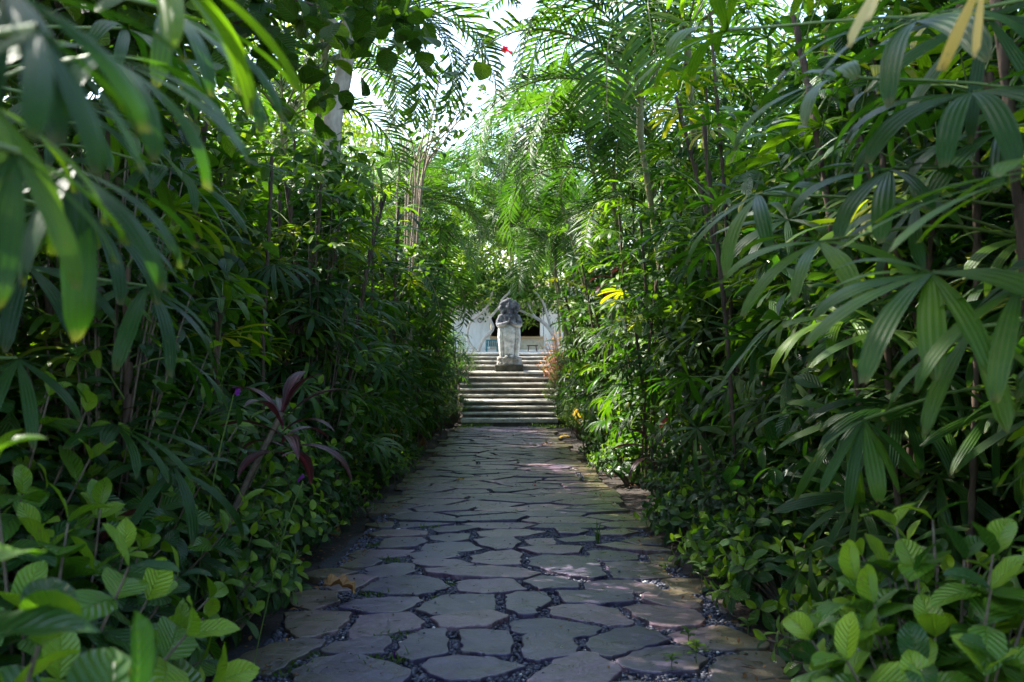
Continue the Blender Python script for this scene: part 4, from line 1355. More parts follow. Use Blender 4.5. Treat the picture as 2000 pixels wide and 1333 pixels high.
# ------------------------------------------------------------------ cordylines and dark leaved plants
def strap_plant(name, label, x, y, H, n, L, W, mat, tints, seed, elev=(0.2, 1.1), bend=1.5, leanx=0.0):
    r = np.random.default_rng(seed)
    t = thing(name, label, 'plant', (x, y, ground_z(y)))
    mb = MB()
    cp = curve_pts([(-leanx, 0, 0), (-leanx * 0.7, 0.02, H * 0.5), (0, 0, H)], 5)
    v, f = tube(cp, [0.016] * len(cp), 7)
    mb.add(v, f)
    link('stem', mb.mesh('stem', M['twig']), t)
    for i in range(n):
        u = i / (n - 1)
        mb = MB()
        Wd = W * r.uniform(0.8, 1.2)
        prof = P_CORD
        v, f, uv = leaf_grid(L * r.uniform(0.8, 1.15), Wd, prof, 10, elev[0] + (elev[1] - elev[0]) * u, bend * (1.1 - 0.5 * u) * r.uniform(0.8, 1.2), 0.35, (-1, -0.5, 0, 0.5, 1), twist=r.normal(0, 0.3))
        Rm = eul(0, 0, i * 2.4 + r.uniform(-0.3, 0.3))
        tint = np.where(np.abs(uv[:, 0] - 0.5) < 0.1, tints[1], tints[0] + r.normal(0, 0.1)) * 1.0
        tint = np.where(uv[:, 1] < 0.18, tints[1], tint)
        mb.add(v @ Rm.T + np.array([0, 0, H - 0.22 * (1 - u)]), f, uv, tint=np.clip(tint, 0, 1))
        link('leaf', mb.mesh('leaf', M[mat]), t)
    return t


strap_plant('cordyline', 'burgundy cordyline with arching strap leaves among the left shrubs', -1.08, 4.9, 1.15, 14, 0.38, 0.06, 'burgundy', (0.15, 0.6), 5, leanx=0.4)
strap_plant('cordyline', 'second small burgundy cordyline low in the left foreground shrubs', -1.5, 3.6, 0.62, 8, 0.32, 0.05, 'burgundy', (0.15, 0.5), 6)
strap_plant('purple_plant', 'dark purple leaved plant low in the right hedge, middle distance', 1.66, 11.0, 0.65, 8, 0.46, 0.12, 'burgundy', (0.05, 0.25), 7, elev=(-0.1, 1.0), bend=1.2)
strap_plant('purple_plant', 'dark bronze leaved plant poking out high in the right hedge', 1.6, 14.5, 2.9, 6, 0.42, 0.11, 'burgundy', (0.05, 0.3), 8, elev=(-0.2, 0.6), bend=1.0)


# ------------------------------------------------------------------ areca palms
def areca_frond(Lr, seed, mat='areca', tint=0.4, droop=1.5, ll=0.5, wl=0.026):
    r = np.random.default_rng(seed)
    mb = MB()
    n = 26
    t = np.linspace(0, 1, n + 1)
    th = 1.15 - droop * t ** 1.15
    ds = Lr / n
    y = np.concatenate([[0], np.cumsum(np.cos(th[1:])) * ds])
    z = np.concatenate([[0], np.cumsum(np.sin(th[1:])) * ds])
    v, f = tube([(0, y[i], z[i]) for i in range(n + 1)], list(np.linspace(0.016, 0.004, n + 1)), 5)
    mb.add(v, f, mat=1)
    lv = [leaf_grid(1, 0.055, P_LANCE, 4, 0.12, b, 0.5, (-1, 0, 1)) for b in (0.5, 0.9, 1.3)]
    m_ = 40
    for k in range(m_):
        u = 0.16 + 0.84 * k / (m_ - 1)
        i = u * n
        a_, b_ = int(min(i, n - 1)), i % 1 if i < n else 1
        py_, pz_, ang = y[a_] * (1 - b_) + y[a_ + 1] * b_, z[a_] * (1 - b_) + z[a_ + 1] * b_, th[min(n, a_)]
        ln = ll * (math.sin(math.pi * min(1, 0.22 + 0.74 * (u - 0.1))) ** 0.7) * r.uniform(0.9, 1.1)
        for s in (-1, 1):
            vv, ff, uu = lv[r.integers(3)]
            vv = vv * [ln * wl / 0.055 / 0.5 * 0.9 if False else 1, 1, 1]
            vv = vv * ln
            vv[:, 0] *= wl / 0.055 / max(ln, 0.15)
            fwd = 0.95 - 0.35 * (1 - u) + r.normal(0, 0.05)
            Rm = rot_about('X', ang) @ rot_about('Y', -s * 0.28) @ rot_about('Z', -s * fwd)
            mb.add(vv @ Rm.T + np.array([0, py_, pz_]), ff, uu, tint=float(np.clip(tint + r.normal(0, 0.08), 0, 1)))
    return mb.mesh('frond', [M[mat], M['areca_cane']])


AF = [areca_frond(2.7, 40 + k, tint=0.12 + 0.08 * k, droop=[2.1, 2.5, 2.9, 1.8, 2.3][k], ll=0.58, wl=0.042) for k in range(5)]


def areca(x, y, H, label, nf, trunks=3, sc=1.0, fr=None, lean=(0, 0), trunk_r=0.05):
    """areca clump: trunks, each crowned by arching fronds; fr lists extra (azimuth from +Y towards +X, tilt, variant)"""
    g = ground_z(y)
    t = thing('areca_palm', label, 'palm', (x, y, g))
    for k in range(trunks):
        a = k * 2.3 + 0.4
        dx, dy = (0.35 * math.cos(a), 0.35 * math.sin(a)) if k else (0, 0)
        h = H * (1 - 0.16 * k)
        mb = MB()
        pts = [Vector((dx * (1 + 0.8 * u) + lean[0] * u * u, dy * (1 + 0.8 * u) + lean[1] * u * u, h * u)) for u in np.linspace(0, 1, 22)]
        v, f = tube(pts, [trunk_r * (1.12 if q % 3 == 0 else 1.0) * (1 - 0.25 * q / 21) for q in range(22)], 9)
        mb.add(v, f)
        v, f = tube([pts[-1], pts[-1] + Vector((0, 0, 0.35)), pts[-1] + Vector((0, 0, 0.6))], [trunk_r * 1.05, trunk_r * 0.9, trunk_r * 0.4], 9)
        mb.add(v, f)
        tr = link('trunk', mb.mesh('trunk', M['areca_cane']), t)
        top = pts[-1] + Vector((0, 0, 0.35))
        for q in range(nf if k else nf + 1):
            az = q * 2.399 + k
            el = 0.25 - 0.75 * q / nf
            link('frond', random.choice(AF), tr, top + Vector((0, 0, 0.12 * (1 - q / nf))), (el + rng.normal(0, 0.1), rng.normal(0, 0.12), az), sc * rng.uniform(0.85, 1.1))
        if k == 0 and fr:
            for az, el, vi, s in fr:
                link('frond', AF[vi], tr, top, (el, 0, -R(az)), s)
    return t


areca(2.75, 16.5, 5.0, 'areca palm arching from behind the right hedge, its fronds crossing the sky', 9, 3, 1.1, lean=(-0.3, 0),
      fr=[(-75, -0.1, 1, 1.25), (-100, -0.3, 2, 1.3), (-60, 0.1, 0, 1.25), (-120, -0.2, 1, 1.2), (-88, -0.5, 0, 1.2)])
areca(2.2, 24.5, 4.7, 'dark areca palm drooping above the right side of the stairs', 9, 3, 1.0, lean=(-0.3, 0),
      fr=[(-80, -0.3, 0, 1.1), (-95, -0.55, 3, 1.1), (-60, -0.2, 1, 1.0), (-110, -0.1, 0, 1.0), (-85, 0.05, 1, 1.1)])
areca(2.6, 12.6, 5.3, 'tallest areca palm, fronds hanging from the top of the picture right of centre', 9, 2, 1.15, lean=(-0.25, 0),
      fr=[(-80, 0.0, 2, 1.1), (-100, -0.2, 1, 1.1), (-65, -0.2, 1, 1.15)])
areca(-2.9, 19.5, 4.2, 'areca palm leaning out over the left lady palms', 8, 3, 1.0, lean=(0.4, 0), fr=[(70, -0.3, 0, 1.05), (95, -0.2, 1, 1.05), (60, 0.1, 0, 1.1), (85, -0.5, 3, 1.0)])
areca(2.4, 29.6, 5.6, 'areca palm beside the upper steps on the right, reaching over the statue', 10, 3, 1.15, lean=(-0.5, 0), fr=[(-80, -0.3, 0, 1.2), (-100, -0.5, 1, 1.2), (-70, -0.1, 4, 1.2)])
areca(-2.7, 30.5, 5.4, 'areca palm beside the upper steps on the left', 10, 3, 1.15, lean=(0.5, 0), fr=[(80, -0.3, 0, 1.2), (100, -0.5, 1, 1.2)])
areca(2.6, 38.5, 4.6, 'areca palm on the terrace to the right of the statue', 9, 3, 1.3)
areca(-2.7, 12.4, 5.0, 'areca palm on the left whose fronds hang over the top of the path', 8, 2, 1.0, lean=(0.5, 0), fr=[(75, -0.1, 1, 1.1), (95, 0.1, 0, 1.1), (60, 0.1, 4, 1.1), (110, -0.2, 2, 1.0)])
areca(2.5, 20.6, 6.0, 'areca palm with the highest crown beside the right hedge, far half', 10, 2, 1.15, lean=(-0.7, 0), fr=[(-80, -0.2, 1, 1.2), (-100, 0.0, 2, 1.2), (-65, -0.1, 4, 1.2)])
areca(-2.6, 25.5, 5.9, 'areca palm above the left foot of the stairs', 10, 2, 1.15, lean=(0.6, 0), fr=[(80, -0.2, 1, 1.2), (100, 0.0, 2, 1.2), (65, 0.1, 4, 1.2)])
areca(0.9, 50.5, 8.0, 'far areca palm rising behind the pavilion in the middle', 9, 3, 1.7)
areca(-3.0, 39.5, 5.0, 'areca palm on the terrace to the left of the statue', 9, 3, 1.3)


# ------------------------------------------------------------------ trees
def crown_mesh(blobs, n, L, W, seed, mat, prof=P_OVAL, seg=3, clus=22, cr=0.28, tint=(0.2, 0.7), cols=(-1, 0, 1), hang=0.3):
    r = np.random.default_rng(seed)
    var = [leaf_grid(1, W / L, prof, seg, 0.1, q, 0.2, cols) for q in (0.3, 0.7, 1.1)]
    tot = sum(b[3] * b[4] * b[5] for b in blobs)
    mb = MB()
    for cx, cy, cz, rx, ry, rz_ in blobs:
        m_ = int(n * rx * ry * rz_ / tot / clus) + 1
        for _ in range(m_):
            d = r.normal(0, 1, 3); d /= np.linalg.norm(d)
            rr = r.uniform(0.35, 1.0) ** 0.5 * r.uniform(0.85, 1.12)
            c = np.array([cx, cy, cz]) + d * [rx, ry, rz_] * rr
            tb = r.uniform(*tint)
            ax = r.normal(0, 1, 3) + d * 1.2; ax /= np.linalg.norm(ax)
            k = clus
            u = r.uniform(-1, 1, k)
            pos = c + ax[None] * (u * cr * 1.6)[:, None] + r.normal(0, cr * 0.42, (k, 3))
            vv, ff, uu = var[r.integers(3)]
            yaw = r.uniform(0, 6.28, k); pit = r.normal(-hang, 0.5, k); rol = r.normal(0, 0.5, k); ln = L * r.uniform(0.65, 1.15, k)
            for i in range(k):
                cyw, syw, cp_, sp_, cr_, sr_ = math.cos(yaw[i]), math.sin(yaw[i]), math.cos(pit[i]), math.sin(pit[i]), math.cos(rol[i]), math.sin(rol[i])
                Rz = np.array([[cyw, -syw, 0], [syw, cyw, 0], [0, 0, 1]]); Rx = np.array([[1, 0, 0], [0, cp_, -sp_], [0, sp_, cp_]]); Ry = np.array([[cr_, 0, sr_], [0, 1, 0], [-sr_, 0, cr_]])
                mb.add((vv * ln[i]) @ (Rz @ Rx @ Ry).T + pos[i], ff, uu, tint=float(np.clip(tb + r.normal(0, 0.1), 0, 1)))
    return mb.mesh('crown', M[mat])


def limbs_mesh(trunk, rad, blobs, seed, mat, nb=3):
    """trunk: list of points; limbs fork from its top half towards the blobs"""
    r = np.random.default_rng(seed)
    mb = MB()
    cp = curve_pts(trunk, 5)
    v, f = tube(cp, list(np.linspace(rad, rad * 0.55, len(cp))), 12)
    v = v + np.random.default_rng(seed).normal(0, rad * 0.03, v.shape)
    mb.add(v, f)
    for b in blobs:
        for q in range(nb):
            st = cp[int(len(cp) * r.uniform(0.55, 0.98)) - 1]
            e = Vector((b[0] + r.uniform(-.6, .6) * b[3], b[1] + r.uniform(-.6, .6) * b[4], b[2] + r.uniform(-.4, .6) * b[5]))
            m1 = st.lerp(e, 0.5) + Vector((r.normal(0, .15), r.normal(0, .15), 0.2))
            c2 = curve_pts([st, m1, e], 5)
            v, f = tube(c2, list(np.linspace(rad * 0.4, rad * 0.08, len(c2))), 7)
            mb.add(v, f)
            for s in range(3):
                s0 = c2[r.integers(4, len(c2))]
                e2 = s0 + Vector(r.normal(0, 0.5, 3) * [b[3], b[4], b[5] * 0.8])
                v, f = tube([s0, s0.lerp(e2, .5) + Vector((0, 0, .08)), e2], [rad * 0.14, rad * 0.1, rad * 0.04], 5)
                mb.add(v, f)
    return mb.mesh('trunk', M[mat])


def tree(name, label, base, trunk, rad, blobs, n, L, W, seed, mat, bark, group=None, **kw):
    t = thing(name, label, 'tree', base, 0, group)
    link('trunk', limbs_mesh(trunk, rad, blobs, seed, bark), t)
    link('crown', crown_mesh(blobs, n, L, W, seed, mat, **kw), t)
    return t


# pale trunked tree standing up through the left hedge
b = Vector((-1.95, 11.2, ground_z(11.2)))
tree('pale_tree', 'tree with a smooth pale trunk rising out of the left hedge', b,
     [Vector((0, 0, 0)), at(648, 300, 11.2) - b, at(672, 150, 11.2) - b, at(688, 20, 11.2) - b, at(690, -160, 11.2) - b], 0.125,
     [(-0.6, 0.4, 7.6, 2.2, 2.0, 1.1), (-2.2, 0.8, 6.8, 1.6, 1.6, 1.0)], 5000, 0.16, 0.10, 21, 'tree', 'bark', prof=P_ROUND, tint=(0.2, 0.75))
# round leaved tree hanging in at the top left
b = Vector((-2.7, 4.7, ground_z(4.7)))
tree('round_leaf_tree', 'tree hanging round heart shaped leaves into the top left', b,
     [(0, 0, 0), (0.05, 0, 1.6), (0.4, -0.1, 2.7), (1.0, -0.3, 3.2)], 0.06,
     [(1.65, -0.35, 2.98, 0.62, 0.55, 0.26), (0.9, -0.3, 3.15, 0.6, 0.7, 0.4), (1.9, 0.5, 3.35, 0.5, 0.7, 0.3)], 950, 0.115, 0.115, 22, 'tree', 'darkbark', prof=P_ROUND, seg=5, cols=(-1, -.5, 0, .5, 1), clus=9, cr=0.2, tint=(0.15, 0.7), hang=0.3)
# dark trees behind each hedge; tall left crowns are added for shade
BT = [
    ('bushy evergreen behind the left wall, closest to the camera, upper crown added for shade', (-5.2, 3.5), 8.5, [(0, 0, 3.6, 1.6, 2.2, 1.8), (0.3, 1.6, 2.2, 1.4, 1.6, 1.4), (0.2, 0.8, 7.4, 2.2, 3.0, 1.5)], 0.14, 'tree', 31),  # highest blob is out of view, added to shade the near left leaves
    ('evergreen added behind the left wall to shade the near end of the path', (-5.4, 9.2), 8.5, [(0, 0.6, 6.5, 2.3, 3.4, 0.9), (0.1, 4.0, 6.7, 1.7, 3.0, 0.9), (1.1, -3.0, 5.2, 1.6, 2.4, 1.3), (1.4, -0.5, 4.9, 1.2, 2.2, 0.6)], 0.17, 'tree', 38),  # added mostly out of view to keep direct sun off the path
    ('very tall unseen tree added well behind the left wall to shade the right hedge', (-7.2, 11.5), 12.0, [(1.4, -1.5, 11.3, 2.2, 4.2, 1.1)], 0.19, 'tree', 39),  # added out of view to dim the sun on the right hedge
    ('bushy evergreen behind the left wall, beyond the round leaved tree', (-5.0, 9.0), 4.0, [(0, 0, 2.2, 1.5, 2.0, 1.3)], 0.13, 'sunny', 32),
    ('bushy tree behind the left wall, next to the pale trunked tree', (-5.4, 14.0), 5.0, [(0, 0, 3.3, 1.7, 2.2, 1.5)], 0.14, 'sunny', 33),
    ('bushy tree behind the left wall near the stairs', (-5.2, 21.0), 7.0, [(0, 0, 5.4, 2.2, 2.4, 2.2), (0.4, -2.4, 3.2, 1.8, 2.0, 1.8), (0.3, 2.4, 3.4, 1.8, 1.9, 1.9)], 0.15, 'tree', 34),
    ('dense dark tree behind the right wall, closest to the camera', (5.0, 4.0), 6.2, [(0, 0, 4.6, 1.9, 2.6, 2.0), (-0.4, 2.0, 2.6, 1.5, 1.9, 1.7), (-0.4, -1.6, 2.4, 1.5, 1.6, 1.6)], 0.14, 'tree', 35),
    ('dense dark tree behind the right wall in the middle', (5.2, 10.0), 6.6, [(0, 0, 4.8, 2.1, 2.8, 2.2), (-0.4, 2.2, 2.8, 1.6, 2.0, 1.9)], 0.14, 'tree', 36),
    ('dense dark tree behind the right wall near the stairs', (5.4, 17.5), 6.6, [(0, 0, 4.9, 2.1, 2.8, 2.2), (-0.3, 2.8, 3.2, 1.8, 2.2, 2.1), (-1.2, -2.5, 6.6, 1.9, 2.0, 1.6)], 0.15, 'tree', 37),
]
for lab, (x, y), H, bl, L, m_, sd_ in BT:
    tree('bushy_tree', lab, (x, y, ground_z(y)), [(0, 0, 0), (0.1, 0.1, H * 0.35), (0, 0, H * 0.75)], 0.13, bl, 9000, L, L * 0.55, sd_, m_, 'darkbark', 'bushy trees behind the garden walls')
BM = []
for q in range(3):
    bl = [(0, 0, 0.9, 0.65, 1.1, 0.9), (0, 0.2, 2.2, 0.75, 1.1, 1.0), (0.1, -0.3, 3.1, 0.6, 0.9, 0.8)]
    BM.append((crown_mesh(bl, 4600, 0.165, 0.088, 60 + q, ('tree', 'broad', 'tree')[q], clus=18, cr=0.24, tint=(0.05, 0.65)), limbs_mesh([(0, 0, 0), (0.05, 0.05, 1.2), (0, 0, 2.8)], 0.035, bl, 60 + q, 'twig')))
for side, xx, ys_ in ((-1, -2.6, [3.6, 5.8, 8.0, 10.3, 12.7, 15.2, 17.8, 20.4, 23.1, 25.8, 28.6]), (1, 2.75, [3.2, 5.4, 7.6, 9.9, 12.3, 14.8, 17.4, 20.0, 22.8, 25.6, 28.6])):
    for q, y_ in enumerate(ys_):
        t = thing('tall_bush', 'leafy bush behind the %s lady palms, %s of its row from the stairs' % ('left' if side < 0 else 'right', ORD[len(ys_) - 1 - q]), 'bush', (xx - side * 0.15 * (q % 2), y_, ground_z(min(y_, 28))), rng.uniform(0, 6.28) if q % 2 else 3.14 * (q % 4 == 0), 'leafy bushes behind the %s lady palms' % ('left' if side < 0 else 'right'), rng.uniform(0.92, 1.12))
        link('crown', BM[q % 3][0], t)
        link('trunk', BM[q % 3][1], t)
# sunlit trees beyond the terrace
FT = [
    ('sunlit yellow green tree beyond the terrace, left of the statue', (-8.0, 47), [(0, 0, 7.5, 4.2, 3.5, 4.5), (3.2, 1, 4.2, 3.2, 2.6, 2.6)], 'sunny', 51),
    ('tall tree far behind the left hedge', (-10.2, 42.5), [(0, 0, 10.0, 3.8, 3.0, 4.8), (-3.5, 1, 8.0, 2.8, 2.4, 3.5)], 'sunny', 52),
    ('sunlit yellow green tree behind the pavilion, above the statue', (1.5, 56), [(0, 0, 5.4, 5.0, 3.0, 3.2)], 'sunny', 53),
    ('sunlit tree beyond the terrace, right of the statue', (8.0, 46), [(0, 0, 6.2, 4.2, 3.4, 4.0), (-2.6, 1, 4.0, 2.4, 2.0, 2.4)], 'sunny', 54),
    ('tall green tree far behind the right hedge', (15.0, 50), [(0, 0, 10, 5.5, 4, 6)], 'tree', 55),
]
for lab, (x, y), bl, m_, sd_ in FT:
    tree('garden_tree', lab, (x, y, 0.5), [(0, 0, 0), (0.1, 0.1, 2.0), (0, 0, bl[0][2])], 0.22, bl, 9000, 0.30, 0.17, sd_, m_, 'darkbark', 'trees beyond the terrace', clus=26, cr=0.5, tint=(0.3, 0.85))


tree('terrace_tree', 'small spreading green tree on the terrace above the statue', (-2.4, 38.2, 0.609),
     [(0, 0, 0), (0.1, 0, 1.2), (0.8, 0, 2.0)], 0.10, [(2.0, 0, 2.45, 1.5, 1.2, 0.8), (3.8, 0.3, 2.35, 1.3, 1.0, 0.8), (0.4, 0.2, 2.5, 1.4, 1.0, 0.85)], 7500, 0.2, 0.09, 71, 'tree', 'bark', clus=20, cr=0.35, tint=(0.3, 0.8))


# bare-twigged hibiscus with a few flowers
def hibiscus():
    r = np.random.default_rng(77)
    y0 = 17.0
    b = Vector((-1.75, y0, ground_z(y0)))
    t = thing('hibiscus', 'leggy hibiscus with bare pale twigs and pink and red flowers above the left hedge', 'shrub', b)
    mb, fb = MB(), MB()
    var = [leaf_grid(1, 0.62, P_ROUND, 4, 0.1, q, 0.2, (-1, 0, 1)) for q in (0.3, 0.8)]
    ends = [(745, 90), (770, 200), (800, 120), (830, 60), (860, 130), (885, 175), (905, 130), (930, 110), (955, 120), (985, 112), (900, 215), (850, 205), (720, 118), (950, 160), (870, 95)]
    fork = at(815, 330, y0) - b
    for q, (ex, ey) in enumerate(ends):
        e = at(ex, ey, y0 + r.uniform(-0.9, 0.9)) - b
        st = Vector((r.normal(0, .08), r.normal(0, .08), 0))
        fk = fork + Vector((r.normal(0, .12), r.normal(0, .12), r.normal(0, .15)))
        cp = curve_pts([st, fk * 0.55, fk, fk.lerp(e, 0.5) + Vector((r.normal(0, .12), 0, -.08)), e], 4)
        v, f = tube(cp, list(np.linspace(0.02, 0.006, len(cp))), 6)
        mb.add(v, f)
        for k in range(24):
            p = cp[-1 - int(r.integers(0, 5))] + Vector(r.normal(0, 0.16, 3))
            vv, ff, uu = var[r.integers(2)]
            fb.add((vv * r.uniform(.09, .16)) @ eul(r.normal(-.4, .4), r.normal(0, .4), r.uniform(0, 6.28)).T + np.array(p), ff, uu, tint=float(np.clip(r.normal(.3, .15), 0, 1)))
    link('branches', mb.mesh('branches', M['pale_twig']), t)
    link('foliage', fb.mesh('foliage', M['tree']), t)
    for px_, py_, m_ in ((722, 106, 'pink'), (714, 99, 'pink'), (986, 99, 'red'), (995, 106, 'red')):
        flower(t, at(px_, py_, y0 - 0.3) - b, 0.075, m_)


def flower(parent, p, s, m_, name='flower'):
    mb = MB()
    for k in range(5):
        v, f, uv = leaf_grid(s, s * 0.8, P_ROUND, 4, 0.7, 0.9, 0.1, (-1, 0, 1), wave=0.1)
        mb.add(v @ (rot_about('X', 0.9) @ rot_about('Z', k * 1.257)).T, f, uv, tint=float(rng.random()))
    return link(name, mb.mesh(name, M[m_]), parent, p, (rng.normal(0, .3), rng.normal(0, .3), rng.uniform(0, 6)))


hibiscus()


# frangipani branches either side of the statue
def frangipani(name, label, base, limbs, leaves):
    t = thing(name, label, 'tree', base)
    mb = MB()
    bv = Vector(base)
    for pts, r0, r1 in limbs:
        cp = curve_pts([Vector(p) - bv for p in pts], 5)
        v, f = tube(cp, list(np.linspace(r0, r1, len(cp))), 10)
        mb.add(v, f)
    link('trunk', mb.mesh('trunk', M['frangipani']), t)
    fb = MB()
    r = np.random.default_rng(5)
    var = [leaf_grid(1, 0.26, P_OVAL, 4, 0.1, q, 0.2, (-1, 0, 1)) for q in (0.4, 0.9)]
    for p in leaves:
        c = Vector(p) - bv
        for k in range(16):
            vv, ff, uu = var[r.integers(2)]
            fb.add((vv * r.uniform(.22, .36)) @ eul(r.uniform(-.5, .7), 0, k * 2.4).T + np.array(c + Vector(r.normal(0, .05, 3))), ff, uu, tint=float(np.clip(r.normal(.5, .2), 0, 1)))
    link('crown', fb.mesh('crown', M['sunny']), t)


y = 35.0
frangipani('frangipani_tree', 'bare pale frangipani limbs bending behind the left of the statue', at(932, 694, y),
           [([at(932, 694, y), at(940, 672, y), at(948, 660, y), at(963, 642, y), at(957, 623, y), at(963, 614, y), at(976, 598, y), at(981, 585, y), at(994, 572, y), at(1003, 555, y)], 0.065, 0.028),
            ([at(932, 690, y), at(914, 664, y + .3), at(916, 636, y + .3), at(926, 623, y + .3), at(938, 614, y + .3), at(954, 595, y + .3), at(962, 570, y)], 0.055, 0.03)],
           [at(1003, 550, y), at(962, 566, y), at(970, 552, y), at(985, 548, y + .4), at(940, 560, y), at(925, 575, y), at(958, 585, y), at(948, 590, y), at(935, 600, y)])
y = 36.5
frangipani('frangipani_tree', 'pale frangipani with drooping limb and green leaves right of the statue', at(1085, 680, y),
           [([at(1085, 690, y), at(1080, 655, y), at(1063, 632, y), at(1046, 621, y), at(1029, 613, y), at(1015, 606, y)], 0.085, 0.04),
            ([at(1080, 655, y), at(1070, 620, y), at(1060, 590, y), at(1045, 570, y)], 0.06, 0.03),
            ([at(1046, 621, y), at(1036, 604, y), at(1030, 590, y)], 0.04, 0.025)],
           [at(1012, 602, y), at(1028, 625, y - .3), at(1038, 632, y - .3), at(1045, 575, y), at(1030, 587, y), at(1050, 600, y), at(1020, 590, y), at(1060, 585, y), at(1032, 612, y - .4), at(1024, 636, y - .3)])


# gardeners keep the passage clear: prune fronds that would hang across the opening over the stairs
def prune(x0, x1, y0, y1, ymax):
    bpy.context.view_layer.update()
    cache = {}
    for o in [o for o in C.objects if o.type == 'MESH' and o.name.startswith('frond')]:
        wl = o.matrix_world.translation
        if not (8 < wl.y < ymax + 2 and abs(wl.x) < 4):
            continue
        me = o.data
        if me.name not in cache:
            a = np.empty(len(me.vertices) * 3, np.float32); me.vertices.foreach_get('co', a); cache[me.name] = a.reshape(-1, 3)
        mw = np.array(o.matrix_world)
        v = cache[me.name] @ mw[:3, :3].T + mw[:3, 3]
        px_ = 981 + v[:, 0] / v[:, 1] * F
        py_ = 650 - (v[:, 2] - EYE) / v[:, 1] * F
        if ((px_ > x0) & (px_ < x1) & (py_ > y0) & (py_ < y1) & (v[:, 1] < ymax)).sum() > 4:
            bpy.data.objects.remove(o)


prune(950, 1045, 590, 830, 31.5)

# ------------------------------------------------------------------ small growth on the path
def tuft_mesh(n, h, seed):
    r = np.random.default_rng(seed)
    mb = MB()
    for k in range(n):
        a, d = r.uniform(0, 6.28), 0.055 * math.sqrt(r.random())
        v, f, uv = leaf_grid(h * r.uniform(0.5, 1.2), 0.006, P_LANCE, 3, r.uniform(0.6, 1.4), r.uniform(0.5, 1.5), 0.2, (-1, 0, 1))
        mb.add(v @ eul(0, 0, r.uniform(0, 6.28)).T + [d * math.cos(a) * 1.6, d * math.sin(a), 0], f, uv, tint=float(r.uniform(.3, .8)))
    return mb.mesh('grass_tuft', M['small'])


def seedling_mesh(n, L, h, seed):
    r = np.random.default_rng(seed)
    mb = MB()
    v, f = tube([(0, 0, 0), (0.004, 0, h * .5), (0, 0, h)], 0.002, 5)
    mb.add(v, f, mat=1)
    for k in range(n):
        v, f, uv = leaf_grid(L * r.uniform(.7, 1.1), L * .5, P_OVAL, 4, 0.5, 0.9, 0.2, (-1, -.5, 0, .5, 1))
        mb.add(v @ eul(0, 0, k * 2.4).T + [0, 0, h * (0.55 + .45 * k / n)], f, uv, tint=float(r.uniform(.5, .85)))
    return mb.mesh('seedling', [M['broad'], M['petiole']])


TM = [tuft_mesh(70, 0.035, 1), tuft_mesh(90, 0.028, 2), tuft_mesh(50, 0.045, 3)]
GT = 'weed tufts growing between the flagstones'
for k, (px_, py_, s, lab) in enumerate([
        (757, 1100, 1.6, 'widest grass tuft beside the left path edge above the brown fallen leaf'), (824, 1111, 1.1, 'small tuft beside the short wide flagstone, left of centre'),
        (732, 1168, 1.2, 'bright weed tuft just right of the brown fallen leaf'), (766, 1250, 1.4, 'long low tuft between two flagstones near the violet petal'),
        (700, 1291, 1.2, 'tuft left of the violet petal on the nearest flagstone'), (757, 1301, 1.6, 'green tuft just under the violet petal'),
        (570, 1320, 1.9, 'ragged tuft at the lower left corner of the path'), (603, 1286, 1.1, 'thin tuft along the lower left edge flagstone'),
        (836, 1034, 1.3, 'tuft in the left third of the path beyond the wide flagstone'), (736, 1070, 1.3, 'tuft at the left path edge against bare soil'),
        (889, 1145, 0.9, 'upright little tuft left of the path middle'), (863, 1172, 0.8, 'tiny tuft in the gravel left of the path middle'),
        (660, 1202, 0.9, 'thin tuft under the brown fallen leaf'), (1212, 1183, 0.8, 'tiny round tuft in the gravel right of the path middle'),
        (1090, 1030, 0.8, 'small tuft in the gravel at the path middle, further off'), (915, 838, 6, 'far grass patch at the left foot of the stairs'),
        (1060, 838, 6, 'far grass patch at the right foot of the stairs')]):
    p = on_path(px_, py_)
    if py_ < 850:
        p.y = 27.7
        p.x = -0.75 if px_ < 980 else 1.2
    p.z = -SLOPE * p.y + 0.008
    tag(link('grass_tuft', TM[k % 3], None, p, (0, 0, rng.uniform(-.4, .4)), s * 0.95), lab, 'weed', GT)
SM = [seedling_mesh(7, 0.05, 0.07, 1), seedling_mesh(9, 0.055, 0.1, 2)]
GS = 'seedlings sprouting along the right of the path'
for k, (px_, py_, s, lab) in enumerate([
        (1345, 1268, 1.2, 'leafy seedling on the mossy flagstone at the lower right'), (1362, 1310, 1.2, 'bright seedling in the gravel at the bottom right'),
        (1545, 1306, 1.5, 'seedling on bare soil beside the mossy corner flagstone'), (1372, 1158, 1.7, 'seedling where the right flagstones meet the soil'),
        (1462, 1250, 1.3, 'dark seedling on the soil right of the mossy flagstones'), (1314, 1322, 0.9, 'smallest seedling by the bottom right flagstone'),
        (1300, 1125, 1.0, 'tiny seedling at the right path edge under the shrubs')]):
    p = on_path(px_, py_)
    p.z += 0.006
    tag(link('seedling', SM[k % 2], None, p, (0, 0, rng.uniform(0, 6)), s), lab, 'seedling', GS)
# thin upright weed
p = on_path(1168, 1068)
mb = MB()
for k in range(7):
    v, f, uv = leaf_grid(0.22 * rng.uniform(.5, 1.1), 0.012, P_LANCE, 6, 1.45, rng.uniform(.3, 1.0), 0.2, (-1, 0, 1))
    mb.add(v @ eul(0, 0, k * 2.4).T + [rng.normal(0, .01), rng.normal(0, .01), 0], f, uv, tint=float(rng.uniform(.3, .6)))
tag(link('grass_weed', mb.mesh('grass_weed', M['small']), None, p), 'thin upright blades of grass standing alone on the right of the path', 'weed')


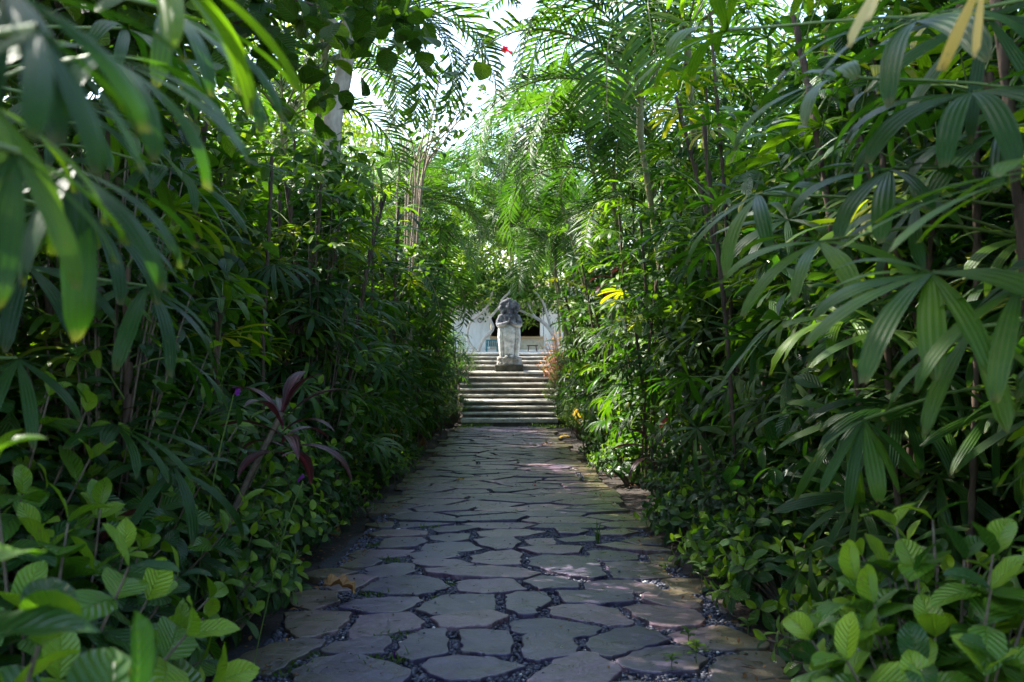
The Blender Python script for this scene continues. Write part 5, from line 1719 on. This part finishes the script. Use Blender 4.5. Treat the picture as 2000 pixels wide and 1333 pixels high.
def fallen(px_, py_, L, W, m_, lab, tint, rz, name='fallen_leaf', curl=1.2, prof=P_OVAL):
    p = on_path(px_, py_)
    v, f, uv = leaf_grid(L, W, prof, 10, 0.35, curl, 0.45, (-1, -.6, -.2, .2, .6, 1), wave=0.22)
    v[:, 2] += 0.01 * np.sin(v[:, 0] * 90)
    mb = MB()
    v = v @ eul(0, 0.1, rz).T
    v[:, 2] -= v[:, 2].min()
    mb.add(v, f, uv, tint=tint)
    vv, ff = tube([v[2] + [0, 0, .002], v[2] - (v[8] - v[2]) * 1.2], .0015, 5)
    mb.add(vv, ff, tint=tint)
    tag(link(name, mb.mesh(name, M[m_]), None, p + Vector((0, 0, .034))), lab, 'petal' if name == 'fallen_petal' else 'leaf')


fallen(632, 1180, 0.21, 0.17, 'dry', 'big curled brown leaf lying on the left flagstones', 0.62, -1.4, curl=1.5, prof=P_ROUND)
fallen(892, 945, 0.11, 0.07, 'dry', 'pale yellow fallen leaf left of the path middle', 1.0, -1.0, curl=.5)
fallen(1058, 874, 0.2, 0.11, 'dry', 'orange brown fallen leaf far down the path', 0.6, -1.3, curl=.8)
fallen(1092, 858, 0.25, 0.13, 'yellow', 'yellow fallen leaf at the right edge near the stairs', 0.5, -1.5, curl=.6)
fallen(1042, 956, 0.04, 0.03, 'red', 'tiny red petal on the far flagstones', 0.5, -1.5, name='fallen_petal', curl=.6)
p = on_path(768, 1293)
fl = flower(None, p + Vector((0, 0, .03)), .035, 'violet', 'fallen_petal')
tag(fl, 'violet petals caught in the green tuft at the bottom of the path', 'petal')


def bloom_plant(x, y, z, lab, m_):
    g = ground_z(y)
    t = thing('flowering_stem', lab, 'flower', (x, y, g))
    mb = MB()
    cp = curve_pts([(-0.25, 0.1, 0), (-0.1, 0.05, (z - g) * .7), (0, 0, z - g)], 5)
    v, f = tube(cp, .003, 5)
    mb.add(v, f)
    link('stem', mb.mesh('stem', M['petiole']), t)
    for q in range(3):
        flower(t, Vector((rng.normal(0, .012), rng.normal(0, .012), z - g + q * .012)), .013, m_)


for px_, py_, y_, lab, m_ in ((592, 940, 4.3, 'small violet flower below the burgundy cordyline', 'violet'), (458, 770, 4.0, 'violet flower left of the burgundy cordyline', 'violet')):
    q = at(px_, py_, y_)
    bloom_plant(q.x, q.y, q.z, lab, m_)
